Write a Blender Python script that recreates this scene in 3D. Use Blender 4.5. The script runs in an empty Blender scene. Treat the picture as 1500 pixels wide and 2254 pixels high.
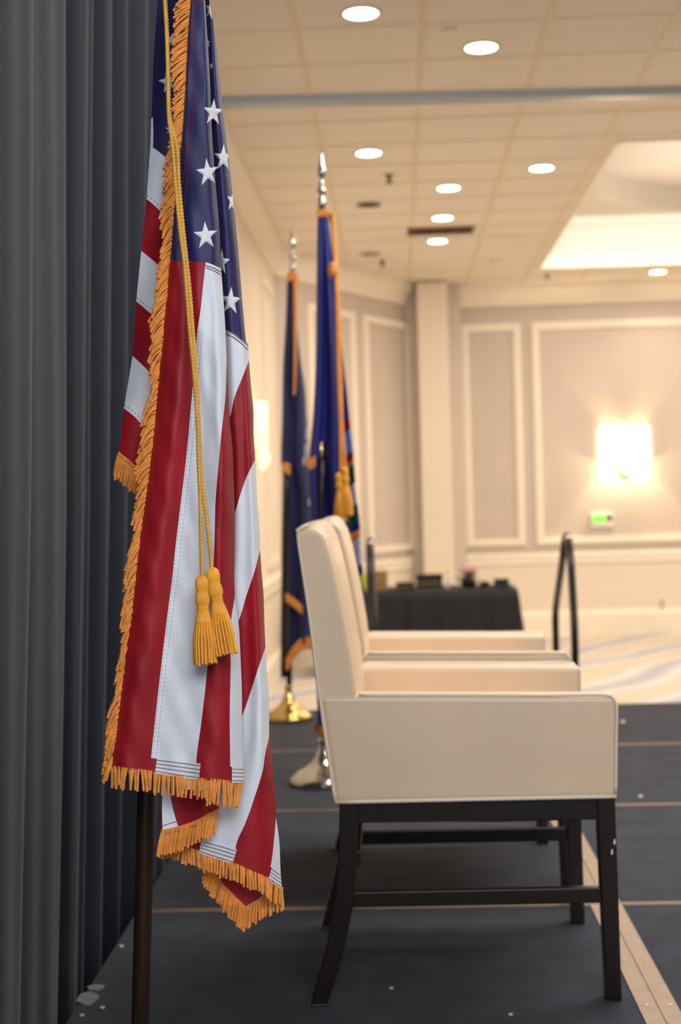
import bpy, math, random
from mathutils import Vector, Matrix
random.seed(7)
S = bpy.context.scene
C = S.collection

# ---------------------------------------------------------------- camera
H = 1.11
psi, dl, ro = math.atan(128/3125.), math.radians(.484), math.radians(1.55)
fw = Vector((-math.sin(psi)*math.cos(dl), math.cos(psi)*math.cos(dl), -math.sin(dl)))
r0 = Vector((math.cos(psi), math.sin(psi), 0)); u0 = r0.cross(fw)
rt = r0*math.cos(ro) - u0*math.sin(ro); up = u0*math.cos(ro) + r0*math.sin(ro)
cam = bpy.data.objects.new('camera', bpy.data.cameras.new('camera')); C.objects.link(cam)
cam.matrix_world = Matrix(((rt.x, up.x, -fw.x, 0), (rt.y, up.y, -fw.y, 0), (rt.z, up.z, -fw.z, H), (0, 0, 0, 1)))
cam.data.sensor_fit = 'HORIZONTAL'; cam.data.sensor_width = 24; cam.data.lens = 50
cam.data.clip_start = .05; cam.data.clip_end = 100
cam.data.dof.use_dof = True; cam.data.dof.focus_distance = 2.2; cam.data.dof.aperture_fstop = 4.2
S.camera = cam
S.view_settings.view_transform = 'Standard'; S.view_settings.look = 'None'
S.view_settings.exposure = 0.0; S.view_settings.gamma = 1; S.view_settings.use_curve_mapping = False

# ---------------------------------------------------------------- world and large lights
w = bpy.data.worlds.new('world'); S.world = w; w.use_nodes = True
w.node_tree.nodes['Background'].inputs[0].default_value = (.72, .84, 1, 1)
w.node_tree.nodes['Background'].inputs[1].default_value = .8
def area(name, loc, aim, sx, sy, power, col, spread=180):
    l = bpy.data.lights.new(name, 'AREA'); l.shape = 'RECTANGLE'; l.size = sx; l.size_y = sy
    l.energy = power; l.color = col; l.spread = math.radians(spread)
    o = bpy.data.objects.new(name, l); C.objects.link(o); o.location = loc
    o.rotation_euler = (Vector(aim)-Vector(loc)).to_track_quat('-Z', 'Y').to_euler()
    return o
area('stage_front_fill', (.9, -1.6, 3.1), (0, 3, .9), 2.4, 1.6, 150, (.90, .95, 1))  # added soft fill behind the camera for flag and chair, no real fixture
area('stage_top_fill', (1.2, 4.6, 3.45), (1.0, 4.6, 0), 1.6, 3.6, 140, (1, .97, .94))  # added unseen panel that brightens chair tops and deck from above
area('room_fill_near', (3.4, 9.0, 3.42), (3.4, 9.0, 0), 6, 3.0, 105, (1, .91, .80))  # added warm fill panel for the middle of the room, not a fitting
area('room_fill_far', (2.6, 13.0, 3.42), (2.6, 13.4, 0), 6, 4, 185, (1, .92, .84))  # added fill panel lifting the far walls beyond what the recessed lights give

# ---------------------------------------------------------------- helpers
def P(x, y, Y):            # the world point seen at photo pixel x, y at distance Y into the room
    d = fw + rt*((x-750)/3125.) + up*((1127-y)/3125.)
    d = d*(Y/d.y)
    return Vector((d.x, d.y, d.z+H))

def tag(o, label=None, cat=None, group=None, kind=None):
    if label: o['label'] = label
    if cat: o['category'] = cat
    if group: o['group'] = group
    if kind: o['kind'] = kind
    return o

def empty(name, loc, label, cat, group=None, rz=0):
    o = bpy.data.objects.new(name, None); C.objects.link(o); o.location = loc; o.rotation_euler = (0, 0, rz)
    o.empty_display_size = .05
    return tag(o, label, cat, group)

class MB:
    def __init__(s): s.v = []; s.f = []; s.m = []; s.mi = 0
    def add(s, vs, fs):
        n = len(s.v); s.v += [tuple(p) for p in vs]; s.f += [tuple(i+n for i in f) for f in fs]; s.m += [s.mi]*len(fs); return s
    def box(s, a, b):
        x0, y0, z0 = a; x1, y1, z1 = b
        return s.add([(x0,y0,z0),(x1,y0,z0),(x1,y1,z0),(x0,y1,z0),(x0,y0,z1),(x1,y0,z1),(x1,y1,z1),(x0,y1,z1)],
                     [(0,3,2,1),(4,5,6,7),(0,1,5,4),(1,2,6,5),(2,3,7,6),(3,0,4,7)])
    def prism(s, pts, a, b, ax='y'):     # outline in the plane across ax, from a to b
        n = len(pts)
        if ax == 'y': v = [(p[0], a, p[1]) for p in pts]+[(p[0], b, p[1]) for p in pts]
        elif ax == 'x': v = [(a, p[0], p[1]) for p in pts]+[(b, p[0], p[1]) for p in pts]
        else: v = [(p[0], p[1], a) for p in pts]+[(p[0], p[1], b) for p in pts]
        return s.add(v, [tuple(range(n)), tuple(range(2*n-1, n-1, -1))]+[(i, i+n, (i+1) % n+n, (i+1) % n) for i in range(n)])
    def hexa(s, lo, hi):                 # two rings of four points
        return s.add(list(lo)+list(hi), [(0,3,2,1),(4,5,6,7),(0,1,5,4),(1,2,6,5),(2,3,7,6),(3,0,4,7)])
    def lathe(s, prof, c=(0,0,0), n=32, axis=None, rib=0, nr=0):
        c = Vector(c); az = Vector(axis).normalized() if axis is not None else Vector((0,0,1))
        ax = az.orthogonal().normalized(); ay = az.cross(ax)
        v = []; f = []
        for r, z in prof:
            for i in range(n):
                t = 2*math.pi*i/n; q = r*(1+rib*math.cos(nr*t))
                v.append(c+ax*(q*math.cos(t))+ay*(q*math.sin(t))+az*z)
        for k in range(len(prof)-1):
            for i in range(n): j = (i+1) % n; f.append((k*n+i, k*n+j, (k+1)*n+j, (k+1)*n+i))
        f.append(tuple(range(n-1, -1, -1))); f.append(tuple((len(prof)-1)*n+i for i in range(n)))
        return s.add(v, f)
    def rope(s, pts, r, pitch=0, lobes=2, n=8, depth=.3, step=None, taper=0):
        pts = [Vector(p) for p in pts]
        pts = resample(pts, step or (pitch/5 if pitch else r*3))
        v = []; f = []; t0 = (pts[1]-pts[0]).normalized(); nx = t0.orthogonal().normalized(); L = 0; ph = random.random()*6
        for i, p in enumerate(pts):
            t = (pts[min(i+1, len(pts)-1)]-pts[max(i-1, 0)]).normalized()
            nx = (nx-t*nx.dot(t)).normalized(); ny = t.cross(nx)
            if i: L += (p-pts[i-1]).length
            rr = r*(1-taper*i/(len(pts)-1))
            for k in range(n):
                a = 2*math.pi*k/n
                q = rr*(1+(depth*math.cos(lobes*a-2*math.pi*L/pitch+ph) if pitch else 0))
                v.append(p+nx*(q*math.cos(a))+ny*(q*math.sin(a)))
        for i in range(len(pts)-1):
            for k in range(n): j = (k+1) % n; f.append((i*n+k, i*n+j, (i+1)*n+j, (i+1)*n+k))
        f.append(tuple(range(n-1, -1, -1))); f.append(tuple((len(pts)-1)*n+k for k in range(n)))
        return s.add(v, f)
    def grid(s, rows):
        n = len(rows[0]); v = [p for r in rows for p in r]
        return s.add(v, [(i*n+k, i*n+k+1, (i+1)*n+k+1, (i+1)*n+k) for i in range(len(rows)-1) for k in range(n-1)])
    def build(s, name, mats, parent=None, smooth=False, bevel=0, solid=0, seg=3, merge=0):
        me = bpy.data.meshes.new(name); me.from_pydata(s.v, [], s.f)
        for m in (mats if isinstance(mats, (list, tuple)) else [mats]): me.materials.append(m)
        for p, i in zip(me.polygons, s.m): p.material_index = i; p.use_smooth = smooth
        me.update()
        o = bpy.data.objects.new(name, me); C.objects.link(o)
        if parent is not None:
            o.parent = parent
            bpy_inv = Matrix.LocRotScale(parent.location, parent.rotation_euler, parent.scale).inverted() if parent.parent is None else Matrix()
            if s.__dict__.get('world'): me.transform(bpy_inv)
        if merge:
            m = o.modifiers.new('weld', 'WELD'); m.merge_threshold = merge
        if bevel:
            m = o.modifiers.new('bevel', 'BEVEL'); m.width = bevel; m.segments = seg; m.limit_method = 'ANGLE'; m.angle_limit = .6
            for p in me.polygons: p.use_smooth = True
            m.harden_normals = True
        if solid:
            m = o.modifiers.new('solid', 'SOLIDIFY'); m.thickness = solid; m.offset = 0
        return o
def WMB():
    m = MB(); m.world = True; return m

def resample(pts, step=None, n=None):
    L = [0]
    for a, b in zip(pts, pts[1:]): L.append(L[-1]+(b-a).length)
    if n is None: n = max(2, int(L[-1]/step)+1)
    out = []; k = 0
    for i in range(n):
        t = L[-1]*i/(n-1)
        while k < len(pts)-2 and L[k+1] < t: k += 1
        a, b = pts[k], pts[k+1]; h = L[k+1]-L[k] or 1e-9; u = min(1, max(0, (t-L[k])/h))
        p0 = pts[k-1] if k > 0 else a*2-b; p3 = pts[k+2] if k+2 < len(pts) else b*2-a
        l0 = (a-p0).length or h; l3 = (p3-b).length or h
        ka, kb = min(1, 2*l0/h), min(1, 2*l3/h)
        m1 = ((b-a)/h*l0+(a-p0)/l0*h)/(l0+h)*h; m2 = ((p3-b)/l3*h+(b-a)/h*l3)/(l3+h)*h
        m1 = m1*ka; m2 = m2*kb
        out.append(a*(2*u**3-3*u*u+1)+m1*(u**3-2*u*u+u)+b*(-2*u**3+3*u*u)+m2*(u**3-u*u))
    return out
def V2(l): return [Vector((a, b)) for a, b in l]
def lerpx(tab, y):         # x of a (x, y) curve at height y
    if y <= tab[0][1]: return tab[0][0]
    for a, b in zip(tab, tab[1:]):
        if y <= b[1]: return a[0]+(b[0]-a[0])*(y-a[1])/(b[1]-a[1] or 1)
    return tab[-1][0]
def cut(tab, ya, yb):      # the stretch of an (x, y) curve between two heights
    return [(lerpx(tab, ya), ya)]+[p for p in tab if ya+2 < p[1] < yb-2]+[(lerpx(tab, yb), yb)]

# ---------------------------------------------------------------- materials
def srgb(r, g, b): return tuple(((c/255+.055)/1.055)**2.4 if c > 10 else c/255/12.92 for c in (r, g, b))+(1,)
def mat(name, col, rough=.6, metal=0, noise=0, nscale=20, bump=0, bscale=200, sheen=0, spec=.5, emit=0, col2=None, coat=0, voro=False, stretch=None):
    m = bpy.data.materials.new(name); m.use_nodes = True; N = m.node_tree.nodes; L = m.node_tree.links
    b = N['Principled BSDF']; b.inputs['Base Color'].default_value = col
    b.inputs['Roughness'].default_value = rough; b.inputs['Metallic'].default_value = metal
    b.inputs['Specular IOR Level'].default_value = spec
    if sheen: b.inputs['Sheen Weight'].default_value = sheen; b.inputs['Sheen Roughness'].default_value = .4
    if coat: b.inputs['Coat Weight'].default_value = coat
    if emit: b.inputs['Emission Color'].default_value = col; b.inputs['Emission Strength'].default_value = emit
    tc = N.new('ShaderNodeTexCoord'); mp = N.new('ShaderNodeMapping'); L.new(tc.outputs['Object'], mp.inputs[0])
    if stretch: mp.inputs['Scale'].default_value = stretch
    if noise or col2:
        n = N.new('ShaderNodeTexNoise'); n.inputs['Scale'].default_value = nscale; n.inputs['Detail'].default_value = 5; L.new(mp.outputs[0], n.inputs[0])
        mx = N.new('ShaderNodeMix'); mx.data_type = 'RGBA'
        c2 = col2 or tuple(c*(1-noise) for c in col[:3])+(1,)
        mx.inputs[6].default_value = col; mx.inputs[7].default_value = c2
        cr = N.new('ShaderNodeValToRGB'); cr.color_ramp.elements[0].position = .38; cr.color_ramp.elements[1].position = .62
        L.new(n.outputs[0], cr.inputs[0]); L.new(cr.outputs[0], mx.inputs[0]); L.new(mx.outputs[2], b.inputs['Base Color'])
    if bump:
        n2 = N.new('ShaderNodeTexNoise'); n2.inputs['Scale'].default_value = bscale; n2.inputs['Detail'].default_value = 4; L.new(mp.outputs[0], n2.inputs[0])
        bp = N.new('ShaderNodeBump'); bp.inputs['Strength'].default_value = bump; bp.inputs['Distance'].default_value = .01
        L.new(n2.outputs[0], bp.inputs['Height']); L.new(bp.outputs[0], b.inputs['Normal'])
    return m
M = dict(
    red=mat('red_cloth', srgb(164, 6, 28), .6, noise=.2, nscale=9, bump=.3, bscale=13, sheen=.03),
    white=mat('white_cloth', srgb(232, 235, 242), .62, noise=.06, nscale=12, bump=.32, bscale=14, sheen=.1),
    navy=mat('navy_cloth', srgb(36, 34, 88), .6, noise=.2, nscale=10, bump=.15, bscale=20, sheen=.05),
    star=mat('white_embroidery', srgb(238, 238, 242), .5, bump=.35, bscale=500),
    stitch_red=mat('dark_red_thread', srgb(110, 18, 40), .7),
    stitch=mat('grey_thread', srgb(150, 156, 168), .7),
    fringe=mat('orange_gold_fringe', srgb(246, 156, 60), .42, noise=.2, nscale=60, sheen=.3),
    cord=mat('gold_cord', srgb(226, 168, 60), .4, noise=.15, nscale=60, sheen=.3),
    tassel=mat('golden_yellow_cord', srgb(250, 172, 44), .42, noise=.12, nscale=70, sheen=.3),
    darkpole=mat('dark_oak_pole', srgb(42, 26, 14), .35, noise=.3, nscale=30, stretch=(1, 1, .1)),
    brass=mat('polished_brass', srgb(206, 176, 110), .16, 1),
    chrome=mat('polished_nickel', srgb(205, 200, 190), .12, 1),
    drape=mat('charcoal_velour', srgb(27, 32, 46), .9, noise=.12, nscale=14, sheen=.22, bump=.1, bscale=300),
    leather=mat('cream_leather', srgb(234, 205, 172), .36, noise=.05, nscale=4, bump=.05, bscale=60),
    leather_w=mat('pale_cream_piping', srgb(240, 222, 198), .4),
    wood=mat('espresso_wood', srgb(32, 20, 15), .32, noise=.3, nscale=14, stretch=(1, 1, .2)),
    deck=mat('charcoal_stage_carpet', srgb(74, 76, 84), .95, noise=.18, nscale=8, bump=.3, bscale=400, spec=.15),
    strip=mat('bronze_aluminium_strip', srgb(160, 134, 112), .4, .3, noise=.12, nscale=25),
    screw=mat('steel_screw', srgb(200, 195, 190), .3, 1),
    black=mat('black_powder_coat', srgb(18, 19, 22), .28, spec=.6),
    blackcloth=mat('black_table_linen', srgb(20, 21, 25), .85, noise=.15, nscale=6, sheen=.03),
    taupe=mat('taupe_wall_paint', srgb(206, 190, 174), .7, noise=.03, nscale=2),
    cream=mat('cream_wall_paint', srgb(236, 220, 196), .65, noise=.02, nscale=2),
    trim=mat('ivory_trim_paint', srgb(243, 230, 208), .5),
    ceil=mat('ceiling_tile', srgb(242, 232, 216), .9, noise=.04, nscale=1.5, bump=.1, bscale=250),
    ceilwhite=mat('white_plaster', srgb(238, 230, 218), .8),
    tbar=mat('ceiling_grid_metal', srgb(232, 212, 182), .5),
    track=mat('grey_track_metal', srgb(168, 176, 182), .35, .5),
    vent=mat('brown_vent', srgb(150, 122, 92), .6),
    dark=mat('dark_fitting', srgb(70, 56, 42), .6),
    lamp=mat('warm_lamp_diffuser', (1, .93, .82, 1), .5, emit=9),
    shade=mat('glowing_linen_shade', (1, .84, .56, 1), .6, emit=2.6),
    shade2=mat('soft_glowing_shade', (1, .80, .52, 1), .6, emit=1.0),
    green=mat('green_display', (.18, .75, .07, 1), .4, emit=.9),
    plastic=mat('white_plastic', srgb(228, 218, 204), .5),
    paper=mat('pale_tape', srgb(140, 146, 154), .6, noise=.3, nscale=50),
    fleck=mat('pale_paper', srgb(225, 205, 185), .7),
    blue2=mat('royal_blue_cloth', srgb(36, 40, 130), .6, noise=.25, nscale=5, sheen=.05),
    blue3=mat('deep_navy_cloth', srgb(28, 34, 84), .65, noise=.3, nscale=5, sheen=.05),
    sky=mat('light_blue_emblem', srgb(120, 168, 222), .6), crimson=mat('crimson_emblem', srgb(160, 22, 52), .6),
    teal=mat('dark_green_emblem', srgb(16, 74, 70), .6), pink=mat('pinkish_white_emblem', srgb(226, 208, 214), .6),
    lime=mat('yellow_green_emblem', srgb(190, 190, 40), .6), silver=mat('silver_white_emblem', srgb(170, 178, 200), .6),
    kraft=mat('brown_paper', srgb(140, 112, 78), .8), leaf=mat('muted_green_leaf', srgb(112, 116, 96), .7), petal=mat('dusty_rose_petal', srgb(180, 110, 120), .7),
    yellow=mat('muted_yellow_card', srgb(150, 120, 40), .7),
)
def carpet():
    m = mat('patterned_carpet', srgb(205, 190, 175), .95, spec=.1); N = m.node_tree.nodes; L = m.node_tree.links; b = N['Principled BSDF']
    tc = N.new('ShaderNodeTexCoord'); mp = N.new('ShaderNodeMapping'); mp.inputs['Rotation'].default_value = (0, 0, .6); L.new(tc.outputs['Object'], mp.inputs[0])
    wv = N.new('ShaderNodeTexWave'); wv.inputs['Scale'].default_value = .42; wv.inputs['Distortion'].default_value = 7; wv.inputs['Detail'].default_value = 2; wv.inputs['Detail Scale'].default_value = .7
    L.new(mp.outputs[0], wv.inputs[0]); cr = N.new('ShaderNodeValToRGB'); e = cr.color_ramp.elements
    e[0].position = 0; e[0].color = srgb(176, 172, 176); e[1].position = 1; e[1].color = srgb(214, 192, 158)
    for p, c in ((.25, (200, 194, 192)), (.5, (218, 206, 194)), (.75, (190, 186, 184))): q = e.new(p); q.color = srgb(*c)
    L.new(wv.outputs[0], cr.inputs[0]); L.new(cr.outputs[0], b.inputs['Base Color']); return m
M['carpet'] = carpet()

# ---------------------------------------------------------------- room shell
FZ, CZ, WL, WB, WR, Y0 = -.5, H+2.4, -1.14, 16.3, 8.0, -4.0
def struct(mb, name, m, **k): return tag(mb.build(name, m, **k), kind='structure')
struct(MB().box((WL-.3, Y0, FZ-.1), (WR+.3, WB+.3, FZ)), 'floor', M['carpet'])
cx0, cx1, cy0, cy1, cd = 1.57, 6.4, 9.8, 15.1, .42
c = MB()
c.box((WL-.3, Y0, CZ), (cx0, WB+.3, CZ+.1)); c.box((cx0, Y0, CZ), (WR+.3, cy0, CZ+.1)); c.box((cx0, cy1, CZ), (WR+.3, WB+.3, CZ+.1)); c.box((cx1, cy0, CZ), (WR+.3, cy1, CZ+.1))
struct(c, 'ceiling', M['ceil'])
c = MB()                                   # raised tray with a round recess in its top
c.box((cx0-.05, cy0-.05, CZ+.1), (cx0, cy1+.05, CZ+cd)); c.box((cx1, cy0-.05, CZ+.1), (cx1+.05, cy1+.05, CZ+cd))
c.box((cx0, cy0-.05, CZ+.1), (cx1, cy0, CZ+cd)); c.box((cx0, cy1, CZ+.1), (cx1, cy1+.05, CZ+cd))
ccx, ccy, cr_ = (cx0+cx1)/2, (cy0+cy1)/2, 2.25
n = 64; inn = [(ccx+cr_*math.cos(2*math.pi*i/n), ccy+cr_*math.sin(2*math.pi*i/n)) for i in range(n)]
def onrect(i):
    a = 2*math.pi*i/n; dx, dy = math.cos(a), math.sin(a); hx, hy = (cx1-cx0)/2+.05, (cy1-cy0)/2+.05
    t = min(hx/abs(dx) if abs(dx) > 1e-6 else 9e9, hy/abs(dy) if abs(dy) > 1e-6 else 9e9); return (ccx+dx*t, ccy+dy*t)
out = [onrect(i) for i in range(n)]; z1, z2 = CZ+cd, CZ+cd+.22
c.add([(x, y, z1) for x, y in inn]+[(x, y, z1) for x, y in out], [(i, (i+1) % n, n+(i+1) % n, n+i) for i in range(n)])
c.add([(x, y, z1) for x, y in inn]+[(x, y, z2) for x, y in inn], [(i, n+i, n+(i+1) % n, (i+1) % n) for i in range(n)]+[tuple(n+i for i in range(n))])
c.box((cx0-.05, cy0-.05, z2+.01), (cx1+.05, cy1+.05, z2+.05))
struct(c, 'ceiling_tray', M['ceilwhite'])
area('tray_cove_light_far', (3.6, cy1-.55, CZ+.12), (3.6, cy1, CZ+.3), 4.2, .1, 9, (1, .96, .92), 150)
area('tray_cove_light', (3.9, 12.2, CZ+.06), (3.9, 12.2, CZ+2), 3.6, 3.2, 26, (1, .9, .78), 170)
struct(MB().box((WL-.12, Y0, FZ), (WL, 13.9, CZ)), 'wall_left', M['cream'])
struct(MB().box((.72, WB, FZ), (WR+.3, WB+.12, CZ)), 'wall_back', M['taupe'])
struct(MB().box((WR, Y0, FZ), (WR+.12, WB, CZ)), 'wall_right', M['taupe'])
# angled wall between left wall and column
A = Vector((WL, 13.55)); B = Vector((.12, 15.95)); D = (B-A).normalized(); Nn = Vector((D.y, -D.x)); L0 = (B-A).length
def apt(s, off, z): q = A+D*s+Nn*off; return (q.x, q.y, z)
def abox(mb, s0, s1, z0, z1, o0, o1):
    return mb.hexa([apt(s0, o1, z0), apt(s1, o1, z0), apt(s1, o0, z0), apt(s0, o0, z0)], [apt(s0, o1, z1), apt(s1, o1, z1), apt(s1, o0, z1), apt(s0, o0, z1)])
struct(abox(MB(), 0, L0, FZ, CZ, -.12, 0), 'wall_angled', M['taupe'])
c = MB().box((.1, 16.0, FZ), (.75, WB+.1, CZ)); struct(c, 'wall_recess', M['taupe'])
xa, xb = P(925, 900, 15.75).x, P(992, 900, 15.75).x
struct(MB().box((xa, 15.75, FZ), (xb, 16.35, CZ-.02)), 'wall_column', M['cream'])
# mouldings
def crown_prof(): return [(0, 0), (0, -.24), (.03, -.24), (.045, -.17), (.09, -.1), (.12, -.07), (.13, 0)]
def rail_prof(h): return [(0, 0), (0, h), (.035, h), (.045, h*.8), (.03, h*.5), (.035, h*.2), (.02, 0)]
t = MB(); pr = crown_prof()
for (a, bq) in (((WL, Y0), (WL, 13.55)),):
    t.prism([(WL+o, CZ+z) for o, z in pr], Y0, 13.7, 'y')
struct(t, 'trim_1', M['trim'], bevel=.004)
def aprism(mb, prof, zb, s0, s1):
    n = len(prof); v = [apt(s0, o, zb+z) for o, z in prof]+[apt(s1, o, zb+z) for o, z in prof]
    return mb.add(v, [tuple(range(n)), tuple(range(2*n-1, n-1, -1))]+[(i, i+n, (i+1) % n+n, (i+1) % n) for i in range(n)])
struct(aprism(MB(), pr, CZ, -.05, L0), 'trim_2', M['trim'], bevel=.004)
struct(MB().prism([(WB-o, CZ+z) for o, z in pr], xb, WR, 'x'), 'trim_3', M['trim'], bevel=.004)
zr = P(1250, 1243, WB).z
rp = rail_prof(.14)
struct(MB().prism([(WB-o, zr+z) for o, z in rp], xb, WR, 'x'), 'trim_4', M['trim'], bevel=.004)
struct(aprism(MB(), rp, zr, 0, L0-.02), 'trim_5', M['trim'], bevel=.004)
struct(MB().prism([(WL+o, zr+z) for o, z in rp], Y0, 13.6, 'y'), 'trim_6', M['trim'], bevel=.004)
struct(MB().box((xb, WB-.012, FZ), (WR, WB, zr)), 'wall_back_wainscot', M['cream'])
struct(abox(MB(), 0, L0, FZ, zr, 0, .012), 'wall_angled_wainscot', M['cream'])
struct(MB().prism([(WB-.012, FZ), (WB-.04, FZ), (WB-.04, FZ+.22), (WB-.03, FZ+.26), (WB-.012, FZ+.28)], xb, WR, 'x'), 'baseboard_back', M['trim'])
struct(MB().prism([(WL, FZ), (WL+.03, FZ), (WL+.03, FZ+.22), (WL, FZ+.27)], Y0, 13.6, 'y'), 'baseboard_left', M['trim'])
struct(abox(MB(), 0, L0, FZ, FZ+.26, .012, .04), 'baseboard_angled', M['trim'])
def frame_back(name, x0, x1, z0, z1, w_=.085):
    m = MB()
    for a, b, c_, d in ((x0, x1, z0, z0+w_), (x0, x1, z1-w_, z1), (x0, x0+w_, z0+w_, z1-w_), (x1-w_, x1, z0+w_, z1-w_)):
        m.box((a, WB-.03, c_), (b, WB, d))
    m.box((x0+.025, WB-.042, z0+.025), (x1-.025, WB-.03, z0+.055)); m.box((x0+.025, WB-.042, z1-.055), (x1-.025, WB-.03, z1-.025))
    m.box((x0+.025, WB-.042, z0+.055), (x0+.055, WB-.03, z1-.055)); m.box((x1-.055, WB-.042, z0+.055), (x1-.025, WB-.03, z1-.055))
    return struct(m, name, M['trim'])
zt, zb = P(1080, 713, WB).z, P(1090, 1203, WB).z
frame_back('trim_7', P(1019, 900, WB).x, P(1150, 900, WB).x, zb, zt)
frame_back('trim_8', P(1174, 900, WB).x, 3.95, zb, zt)
frame_back('trim_9', 4.1, 4.75, zb, zt); frame_back('trim_10', 4.9, 7.4, zb, zt)
def sang(x, y):        # distance along the angled wall seen at a pixel
    d = fw+rt*((x-750)/3125.)+up*((1127-y)/3125.); o = Vector((0, 0))
    q = Vector((d.x, d.y)); k = (A.x*D.y-A.y*D.x)/(q.x*D.y-q.y*D.x); p = q*k
    return (p-A).dot(D), H+d.z*k
def frame_ang(name, xl, xr_):
    s0, za = sang(xl, 712); s1, _ = sang(xr_, 712); z1 = zt; z0 = zb; w_ = .075; m = MB()
    if s1-s0 < .25: s0 = s1-.25
    for a, b, c_, d in ((s0, s1, z0, z0+w_), (s0, s1, z1-w_, z1), (s0, s0+w_*1.3, z0+w_, z1-w_), (s1-w_*1.3, s1, z0+w_, z1-w_)): abox(m, a, b, c_, d, 0, .03)
    return struct(m, name, M['trim'])
frame_ang('trim_11', 797, 900); frame_ang('trim_12', 674, 778)
# left wall tall panels
m = MB()
for ya, yb_ in ((6.2, 8.2), (8.6, 10.4), (12.2, 13.2)):
    for a, b, c_, d in ((ya, yb_, zb, zb+.07), (ya, yb_, zt-.07, zt), (ya, ya+.07, zb+.07, zt-.07), (yb_-.07, yb_, zb+.07, zt-.07)): m.box((WL-.01, a, c_), (WL+.025, b, d))
struct(m, 'trim_13', M['trim'])
# ceiling grid, track
g = MB()
for k in range(-1, 14):
    x = -.455+.64*k
    segs = [(Y0, WB)] if not (cx0 < x < cx1) else [(Y0, cy0), (cy1, WB)]
    if x < WL+.1: continue
    for a, b in segs: g.box((x-.013, a, CZ-.006), (x+.013, b, CZ+.001))
for k in range(-17, 16):
    y = 7.22+.6*k
    if abs(y-8.42) < .2: continue
    segs = [(WL, WR)] if not (cy0 < y < cy1) else [(WL, cx0), (cx1, WR)]
    for a, b in segs: g.box((a, y-.012, CZ-.005), (b, y+.012, CZ+.001))
struct(g, 'trim_14', M['tbar'])
struct(MB().box((cx0-.03, cy0-.03, CZ-.012), (cx0, cy1+.03, CZ)).box((cx0, cy0-.03, CZ-.012), (cx1, cy0, CZ)).box((cx0, cy1, CZ-.012), (cx1, cy1+.03, CZ)).box((cx1, cy0-.03, CZ-.012), (cx1+.03, cy1+.03, CZ)), 'trim_15', M['trim'])
ta = P(495, 213, 8.4); tb = P(1500, 190, 8.55); sl = (8.53-8.38)/2.7
m = MB(); y_ = lambda x, o: 8.38+.055*(x+1)+o
m.hexa([(WL, y_(WL, 0), CZ-.045), (WR, y_(WR, 0), CZ-.045), (WR, y_(WR, .11), CZ-.045), (WL, y_(WL, .11), CZ-.045)], [(WL, y_(WL, 0), CZ), (WR, y_(WR, 0), CZ), (WR, y_(WR, .11), CZ), (WL, y_(WL, .11), CZ)])
struct(m, 'trim_16', M['track'], bevel=.004)
m = MB()
m.hexa([(WL, y_(WL, .115), CZ-.03), (WR, y_(WR, .115), CZ-.03), (WR, y_(WR, .2), CZ-.03), (WL, y_(WL, .2), CZ-.03)], [(WL, y_(WL, .115), CZ), (WR, y_(WR, .115), CZ), (WR, y_(WR, .2), CZ), (WL, y_(WL, .2), CZ)])
struct(m, 'trim_17', M['trim'], bevel=.004)

# ---------------------------------------------------------------- stage
st = empty('stage_platform', (0, 0, 0), 'low modular stage of charcoal carpeted decks with bronze edge strips', 'stage')
xs = [-.745, .53, 1.75, 2.97]; ys = [.16+1.22*k for k in range(-2, 7)]; ys = [y+.03 for y in ys]
for i in range(3):
    for j in range(8):
        x0, x1, ya, yb_ = xs[i]+.012, xs[i+1]-.012, ys[j]+.004, ys[j+1]-.004
        MB().box((x0-(.012 if i == 0 else 0), ya, -.09), (x1, yb_, -.002)).build('deck_panel', M['deck'], st)
        e = MB(); wd = .03
        e.box((x1-wd, ya, -.08), (x1+.011, yb_, .0015)); 
        if i: e.box((x0-.011, ya, -.08), (x0+wd, yb_, .0015))
        wy = .008
        e.box((x0+(wd if i else 0), ya, -.08), (x1-wd, ya+wy, .001)); e.box((x0+(wd if i else 0), yb_-wy, -.08), (x1-wd, yb_, .001))
        e.build('edge_strip', M['strip'], st)
e = MB()
for j in range(8):
    for q in range(4):
        for x in (.53-.024, .53+.026):
            e.lathe([(.004, 0), (.004, .001), (.002, .0016)], (x, ys[j]+.15+q*.3, .0015), 10)
e.build('screw', M['screw'], st)['kind'] = 'stuff'
sk = MB().box((-.72, ys[-1]-.03, FZ), (2.96, ys[-1]-.012, -.09)).box((2.94, ys[0], FZ), (2.958, ys[-1]-.03, -.09))
sk.build('stage_skirt', M['blackcloth'], st)

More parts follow.
